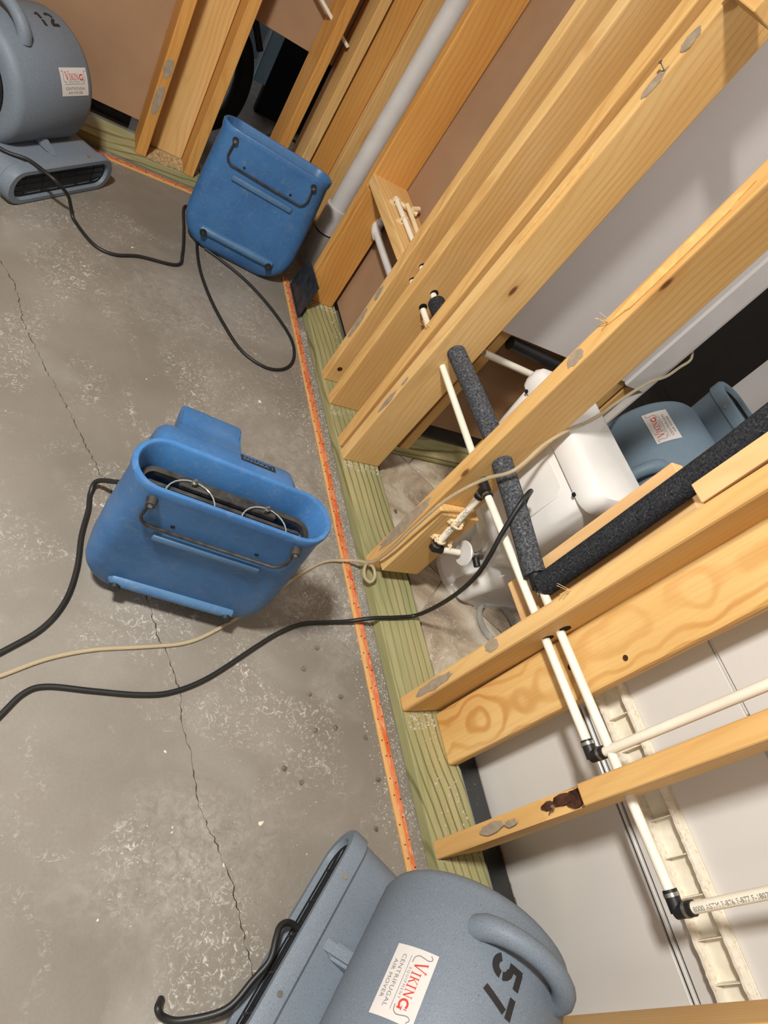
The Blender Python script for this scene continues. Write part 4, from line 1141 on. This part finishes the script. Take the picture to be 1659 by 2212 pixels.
# ------------------------------------------------------------------ blue air movers
def make_blue_mover(loc, rz, label, interior, tilt=0.0, sticker=True):
    """modelled in its working attitude (base down, outlet to -y) then stood on its tail"""
    t = tag(empty('blue_air_mover', loc), label, 'air mover', 'blue air movers')
    W, Hh = 0.394, 0.118
    y0, y1 = -0.215, 0.215
    S = lambda w, h, y, zc: [(u, y, zc + v) for u, v in stad(w, h, 12)]
    def SR(w, h, y, zc, r): return [(u, y, zc + v) for u, v in rrect(w, h, r, 12)]
    bm = bmesh.new()
    zc = Hh / 2
    secs = [S(0.30, 0.05, y0 + 0.17, zc), S(W - 0.040, Hh - 0.030, y0 + 0.06, zc), S(W - 0.022, Hh - 0.020, y0 + 0.004, zc), S(W - 0.016, Hh - 0.014, y0, zc), S(W - 0.002, Hh, y0, zc), S(W + 0.004, Hh + 0.004, y0 + 0.004, zc),
            S(W + 0.002, Hh + 0.002, y0 + 0.020, zc), S(W - 0.004, Hh, y0 + 0.03, zc), SR(W + 0.012, Hh, -0.02, zc, 0.045), SR(W + 0.016, Hh, 0.09, zc, 0.04)]
    for k in range(1, 9):
        a = pi / 2 * k / 8
        yy = 0.09 + 0.125 * sin(a)
        w = (W + 0.016) - 0.20 * (1 - cos(a))
        hh = Hh - 0.065 * (1 - cos(a)) ** 1.3
        secs.append(SR(w, hh, yy, zc + 0.008 * (1 - cos(a)), min(0.04, hh / 2 * .95)))
    rings_to_mesh(bm, secs)
    body = link_mesh('housing', bm, BLUE, t, True)
    # drum
    bm = bmesh.new(); n = 48; R_ = 0.158; cz = 0.165; cy = 0.035; hw = 0.162
    rr = [(-hw + 0.03, 0.10), (-hw + 0.004, 0.112), (-hw, R_ - 0.034), (-hw + 0.005, R_ - 0.014), (-hw + 0.018, R_ - 0.002), (-hw + 0.03, R_), (hw - 0.03, R_), (hw - 0.018, R_ - 0.002), (hw - 0.005, R_ - 0.014), (hw, R_ - 0.034), (hw - 0.004, 0.112), (hw - 0.03, 0.10)]
    rings_to_mesh(bm, [[(x, cy + r * cos(2 * pi * k / n), cz + r * sin(2 * pi * k / n)) for k in range(n)] for x, r in rr])
    drum = link_mesh('drum', bm, BLUE, t, True)
    for s in (-1, 1):
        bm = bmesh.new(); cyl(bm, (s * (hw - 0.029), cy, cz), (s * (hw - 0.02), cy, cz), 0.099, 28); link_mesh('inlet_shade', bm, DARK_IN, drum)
    # neck sheet from drum tangent to rim
    bm = bmesh.new()
    n2 = 10; prev = None
    for k in range(n2 + 1):
        q = k / n2
        yy = y0 + 0.035 + (cy - 0.10 - (y0 + 0.035)) * q
        zz = Hh - 0.004 + (cz + 0.075 - Hh) * (q ** 1.6)
        w = (W / 2 - 0.035) * (1 - q) + (hw - 0.008) * q
        cur = [bm.verts.new(p) for p in ((-w, yy, 0.111), (-w, yy, max(zz - 0.02, 0.1125)), (-w + 0.02, yy, zz), (w - 0.02, yy, zz), (w, yy, max(zz - 0.02, 0.1125)), (w, yy, 0.111))]
        if prev:
            for i in range(5): bm.faces.new((prev[i], prev[i + 1], cur[i + 1], cur[i]))
        prev = cur
    link_mesh('neck', bm, BLUE, t, True)
    # grip box on drum
    bm = bmesh.new()
    prof = [(0.050, 0.250), (0.055, 0.302), (0.030, 0.322), (0.010, 0.372), (-0.004, 0.390), (-0.030, 0.392), (-0.044, 0.376), (-0.048, 0.335), (-0.066, 0.300), (-0.098, 0.250)]
    xs = [(-0.118, .96), (-0.112, 1.0), (0.020, 1.0), (0.026, .96)]
    rings_to_mesh(bm, [[(x, -0.02 + (y + 0.02) * s, 0.32 + (z - 0.32) * s) for y, z in prof] for x, s in xs])
    bmesh.ops.bevel(bm, geom=[e for e in bm.edges], offset=0.003, segments=2, affect='EDGES')
    grip = link_mesh('handle', bm, BLUE, t, True)
    for x in (-0.100, 0.010):
        bm = bmesh.new(); p = Vector((x, cy - 0.158 * cos(radians(62)) - 0.002, cz + 0.158 * sin(radians(62))))
        d = Vector((0, -cos(radians(62)), sin(radians(62)))); cyl(bm, p, p + d * 0.004, 0.005, 10); link_mesh('screw', bm, BLACK_RUBBER, grip, True)
    # base details: raised runner with two rubber feet at the tail, rest bar, wire stand near the outlet
    bm = bmesh.new()
    pr = [[(x, 0.138 + 0.016 * cos(a) * s, 0.010 * s * -1 if False else 0.004 - 0.017 * max(0, sin(a)) * s) for a in [pi * k / 8 for k in range(9)]] for x, s in ((-0.142, 0.3), (-0.134, 0.9), (-0.12, 1), (0.12, 1), (0.134, 0.9), (0.142, 0.3))]
    rings_to_mesh(bm, pr); link_mesh('runner', bm, BLUE_WORN, t, True)
    for x in (-0.124, 0.124):
        bm = bmesh.new(); cyl(bm, (x, 0.143, 0.002), (x, 0.143, -0.019), 0.0135, 20, 0.0120)
        f = link_mesh('foot', bm, BLACK_RUBBER, t, True)
        bm = bmesh.new(); cyl(bm, (x, 0.143, -0.018), (x, 0.143, -0.0195), 0.005, 10); link_mesh('screw', bm, BLACK_DIRTY, f)
    bm = bmesh.new(); box(bm, (-0.110, -0.085, -0.010), (0.110, -0.066, 0.004), bevel=0.004, seg=2); link_mesh('rest_bar', bm, BLUE_WORN, t, True)
    bm = bmesh.new()
    ws = [(-0.142, y0 + 0.035, -0.006), (-0.145, y0 + 0.060, -0.008), (-0.147, y0 + 0.082, -0.008), (-0.141, y0 + 0.097, -0.008), (-0.128, y0 + 0.106, -0.008), (0.0, y0 + 0.108, -0.008), (0.126, y0 + 0.108, -0.008), (0.138, y0 + 0.099, -0.008), (0.145, y0 + 0.082, -0.008), (0.143, y0 + 0.060, -0.008), (0.142, y0 + 0.035, -0.006)]
    tube(bm, ws, 0.0035, 8); link_mesh('wire_stand', bm, BLACK_DIRTY, t, True)
    for x in (-0.142, 0.142):
        bm = bmesh.new(); cyl(bm, (x, y0 + 0.032, 0.002), (x, y0 + 0.032, -0.016), 0.0105, 16, 0.009)
        f = link_mesh('stand_pivot', bm, BLACK_DIRTY, t, True)
        bm = bmesh.new(); cyl(bm, (x, y0 + 0.032, -0.015), (x, y0 + 0.032, -0.018), 0.0045, 6); link_mesh('bolt', bm, STEEL, f)
    for x in (-0.085, 0.085):
        bm = bmesh.new(); cyl(bm, (x, y0 + 0.095, 0.001), (x, y0 + 0.095, -0.001), 0.0045, 12); link_mesh('rivet', bm, BLACK_RUBBER, t, True)
    if interior:
        # black guard plate with rounded slot, bolts and clear hoops inside the outlet
        bm = bmesh.new()
        o_, i_ = stad(0.352, 0.070, 10), stad(0.330, 0.046, 10)
        yy = y0 + 0.058
        ra = [[bm.verts.new((u, yy + d, zc + v)) for u, v in ring_] for ring_, d in ((o_, 0), (i_, 0), (i_, 0.012), (o_, 0.012))]
        k = len(o_)
        for r_ in range(4):
            A_, B_ = ra[r_], ra[(r_ + 1) % 4]
            for j in range(k): bm.faces.new((A_[j], A_[(j + 1) % k], B_[(j + 1) % k], B_[j]))
        box(bm, (-0.10, yy - 0.004, zc + 0.010), (0.10, yy + 0.010, zc + 0.030), bevel=0.003)
        box(bm, (-0.155, yy + 0.000, zc - 0.006), (0.155, yy + 0.006, zc + 0.002), bevel=0.001)
        g = link_mesh('guard_frame', bm, BLACK_DIRTY, t, True)
        for x in (-0.075, 0.075):
            bm = bmesh.new(); cyl(bm, (x, yy - 0.005, zc + 0.018), (x, yy - 0.014, zc + 0.018), 0.006, 6); cyl(bm, (x, yy - 0.012, zc + 0.018), (x, yy - 0.022, zc + 0.018), 0.003, 8)
            link_mesh('bolt', bm, STEEL, g, True)
            bm = bmesh.new(); tube(bm, [(x + 0.048 * cos(a) , yy - 0.010, zc - 0.022 + 0.044 * sin(a)) for a in [pi * q / 12 for q in range(13)]], 0.0014, 6); link_mesh('wire_hoop', bm, CLEAR_PLASTIC, g, True)
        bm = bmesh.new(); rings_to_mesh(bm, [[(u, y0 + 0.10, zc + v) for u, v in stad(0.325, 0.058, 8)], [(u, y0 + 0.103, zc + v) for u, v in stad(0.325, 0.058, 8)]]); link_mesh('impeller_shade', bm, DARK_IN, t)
    if sticker:
        # dark badge on the drum towards the right, reading from the outlet side
        a0 = radians(30)
        def bf(u, v, e=0.0012):
            th = a0 + v / R_
            return Vector((0.062 + u, cy - (R_ + e) * cos(th), cz + (R_ + e) * sin(th)))
        bm = bmesh.new(); prev = None
        for k in range(6):
            v = -0.016 + 0.032 * k / 5
            cur = [bm.verts.new(bf(u, v, 0.0008)) for u in (-0.042, 0.040)]
            if prev: bm.faces.new((prev[0], prev[1], cur[1], cur[0]))
            prev = cur
        bd = link_mesh('badge', bm, INK_BLACK, t)
        place_text('badge_lettering', text_mesh('SAHARA 1', 0.0155, 1.05, off=0.0004), BLUE_WORN, bd, lambda u, v: bf(u - .001, v - 0.006, .0016))
        place_text('badge_lettering', text_mesh('DRYZ', 0.0150, 1.6, off=0.0006), BLUE, bd, lambda u, v: bf(u - .001, v + 0.007, .0016)) if False else place_text('badge_lettering', text_mesh('DRI-EAZ', 0.0135, 1.3, off=0.0006), BLUE, bd, lambda u, v: bf(u - .002, v + 0.007, .0016))
    # stand on tail: local -y -> up, local z -> away (+Y before rz), local x -> +X
    M3 = Matrix(((1, 0, 0), (0, 0, 1), (0, -1, 0))).to_4x4()
    t.matrix_world = Matrix.Translation(loc) @ Matrix.Rotation(rz, 4, 'Z') @ Matrix.Rotation(tilt, 4, 'X') @ Matrix.Translation((0, 0, 0.215)) @ M3
    return t
make_blue_mover((0.452, 0.712, 0.0), radians(-14), 'scuffed blue air mover on end in the middle of the floor, grip showing', True, radians(3.5))
make_blue_mover((0.746, 2.140, 0.006), radians(-13.5), 'blue air mover on end by the wall corner, its base towards us', False, radians(-6), sticker=False)

# ------------------------------------------------------------------ cords and hoses
def cord(name, pts, r, mat, label, cat='cord', sub=7):
    bm = bmesh.new(); tube(bm, catmull(pts, sub), r, 10)
    o = link_mesh(name, bm, mat, None, True)
    tag(o, label, cat)
    return o
z = 0.0058
cord('power_cord', [(-0.12, 2.14, 0.16), (-0.004, 2.119, 0.119), (0.069, 2.111, 0.1225), (0.121, 2.068, 0.128), (0.155, 2.055, 0.118), (0.188, 2.075, 0.08), (0.204, 2.09, 0.04), (0.222, 2.075, z), (0.28, 1.984, z), (0.342, 1.967, z), (0.422, 2.004, z), (0.547, 2.03, z), (0.572, 2.109, z), (0.585, 2.255, z), (0.593, 2.40, z), (0.62, 2.42, z), (0.64, 2.38, z)], 0.0055, BLACK_RUBBER,
     'black cord from the air mover marked 12 to the rear blue one')
cord('power_cord', [(0.66, 2.22, z), (0.632, 2.214, z), (0.63, 2.064, z), (0.653, 1.924, z), (0.692, 1.799, z), (0.746, 1.686, z), (0.823, 1.638, z), (0.894, 1.654, z), (0.943, 1.718, z), (0.955, 1.819, z), (0.916, 1.926, z), (0.855, 2.026, z), (0.79, 2.099, z), (0.707, 2.161, z), (0.66, 2.19, z)], 0.0055, BLACK_RUBBER,
     'black cord looping on the slab in front of the rear blue air mover')
cord('power_cord', [(0.375, 0.98, 0.115), (0.335, 0.99, 0.09), (0.300, 1.03, 0.03), (0.290, 1.01, z), (0.286, 0.96, z), (0.273, 0.887, z), (0.266, 0.801, z), (0.246, 0.72, z), (0.205, 0.654, z), (0.136, 0.6, z), (0.02, 0.52, z), (-0.15, 0.36, z), (-0.5, 0.22, z), (-0.95, 0.30, z)], 0.006, BLACK_RUBBER,
     'black cord leaving the left side of the middle blue air mover')
cord('power_cord', [(-0.95, -0.05, z), (-0.5, 0.02, z), (-0.1, 0.20, z), (0.10, 0.42, z), (0.146, 0.478, z), (0.181, 0.519, z), (0.22, 0.532, z), (0.304, 0.522, z), (0.394, 0.513, z), (0.462, 0.518, z), (0.546, 0.551, z), (0.667, 0.627, z), (0.733, 0.666, z), (0.803, 0.694, z), (0.873, 0.702, z), (0.94, 0.706, 0.012), (0.975, 0.705, 0.030),
                      (1.01, 0.704, 0.044), (1.08, 0.708, 0.048), (1.14, 0.712, 0.060), (1.135, 0.690, 0.16), (1.105, 0.665, 0.28), (1.070, 0.650, 0.385), (1.058, 0.660, 0.45), (1.058, 0.690, 0.515), (1.08, 0.735, 0.580), (1.12, 0.768, 0.585), (1.160, 0.782, 0.53), (1.172, 0.745, 0.475), (1.160, 0.70, 0.462), (1.150, 0.665, 0.475), (1.150, 0.64, 0.49)], 0.0058, BLACK_RUBBER,
     'long black cord crossing the plate and rising round the grey foam pipe')
cord('power_cord', [(0.418, -0.010, 0.008), (0.408, -0.022, 0.022), (0.420, -0.036, 0.014), (0.449, -0.047, 0.018), (0.514, -0.048, 0.042), (0.560, -0.018, 0.058), (0.590, 0.004, 0.068), (0.606, 0.034, 0.068), (0.618, 0.050, 0.064), (0.637, 0.054, 0.060), (0.655, 0.044, 0.056), (0.668, 0.030, 0.055)], 0.006, BLACK_RUBBER,
     'black cord over the outlet of the air mover marked 57')
zt = 0.0045
cord('clear_drain_tube', [(-0.95, 0.12, zt), (-0.5, 0.13, zt), (-0.18, 0.34, zt), (0.02, 0.50, zt), (0.14, 0.554, zt), (0.217, 0.589, zt), (0.303, 0.611, zt), (0.40, 0.620, zt), (0.498, 0.633, zt), (0.578, 0.671, zt), (0.694, 0.746, zt), (0.829, 0.847, zt), (0.91, 0.893, zt), (0.97, 0.895, 0.02), (1.000, 0.878, 0.05), (1.016, 0.850, 0.075), (1.020, 0.820, 0.07), (1.012, 0.810, 0.055), (1.000, 0.830, 0.050),
                            (1.004, 0.860, 0.065), (1.012, 0.850, 0.11), (1.006, 0.838, 0.19), (1.000, 0.833, 0.29), (1.000, 0.826, 0.43), (1.030, 0.818, 0.535), (1.060, 0.800, 0.605), (1.13, 0.85, 0.660), (1.185, 0.875, 0.705), (1.30, 0.94, 0.697), (1.39, 0.995, 0.700), (1.52, 1.08, 0.71), (1.70, 1.19, 0.725), (1.83, 1.255, 0.735), (1.935, 1.320, 0.75), (1.985, 1.350, 0.78), (1.996, 1.40, 0.80), (1.985, 1.45, 0.80)], 0.0046, CLEAR_TUBE,
     'clear yellowish tube from the floor, looped at the plate and over the toilet tank', 'tube', 6)

# ------------------------------------------------------------------ dim room beyond the far wall
bd = tag(empty('blue_door', (0.77, 3.30, 0.0)), 'slate blue door standing in the dark room beyond the far opening', 'door')
bm = bmesh.new(); box(bm, (0.0, 0.0, 0.30), (0.10, 0.035, 2.0), bevel=0.004); link_mesh('door_leaf', bm, BLUE_DOOR, bd)
bm = bmesh.new(); box(bm, (0.118, 0.0, 0.22), (0.175, 0.035, 2.0), bevel=0.004); link_mesh('door_frame', bm, BLUE_DOOR, bd)
hs = tag(empty('black_hose', (0.735, 3.05, 0.12)), 'thick black hose curling beside the blue door in the dark room', 'hose')
bm = bmesh.new(); tube(bm, catmull([(-0.15, 0.0, 0.35), (-0.02, 0.0, 0.30), (0.05, 0.02, 0.18), (0.05, 0.02, 0.02), (-0.03, 0.0, -0.06), (-0.12, -0.02, -0.08)], 8), 0.038, 16); link_mesh('hose', bm, DARK_HOSE, hs, True)
bm = bmesh.new(); cyl(bm, (-0.03, 0, 0.44), (0.065, -0.01, 0.30), 0.014, 14); link_mesh('wand', bm, DARK_HOSE, hs, True)
bm = bmesh.new(); box(bm, (0, 0, 0), (1.4, 0.04, 2.2)); o = link_mesh('dark_backdrop', bm, DARK_IN); o.location = (1.02, 3.56, 0.0)  # plain black sheet behind the gaps between the far studs
tag(o, 'black backdrop sheet beyond the far opening, right of the blue door', 'sheet')
cord('power_cord', [(0.93, 3.0, 0.13), (0.99, 3.02, 0.16), (1.03, 3.04, 0.14), (1.10, 3.06, 0.15), (1.13, 3.0, 0.04), (1.12, 2.9, z)], 0.006, BLACK_RUBBER, 'black cord hanging in the dark room beyond the opening')
# cream rod crossing high behind the far studs
bm = bmesh.new(); cyl(bm, (0.78, 2.66, 0.795), (0.965, 2.64, 0.70), 0.007, 10)
tag(link_mesh('cream_rod', bm, CREAM_PIPE, None, True), 'thin cream pipe slanting between two far wall studs', 'pipe')

# ------------------------------------------------------------------ ceiling lamp that gives the light, and two added fill lamps
for (x, y, s) in ((-0.55, 0.48, 0.34), (-1.2, -0.9, 0.62), (1.75, 0.5, 0.52)):
    lm = tag(empty('main_or_fill_lamp', (x, y, 2.44)), {0.34: 'small square ceiling lamp above the floor', 0.62: 'added large fill lamp unseen behind the camera', 0.52: 'added fill lamp on the bathroom ceiling'}[s], 'ceiling lamp')
    bm = bmesh.new(); box(bm, (-s / 2, -s / 2, -0.06), (s / 2, s / 2, 0.0), bevel=0.01); link_mesh('lamp_housing', bm, TRIM_WHITE, lm)
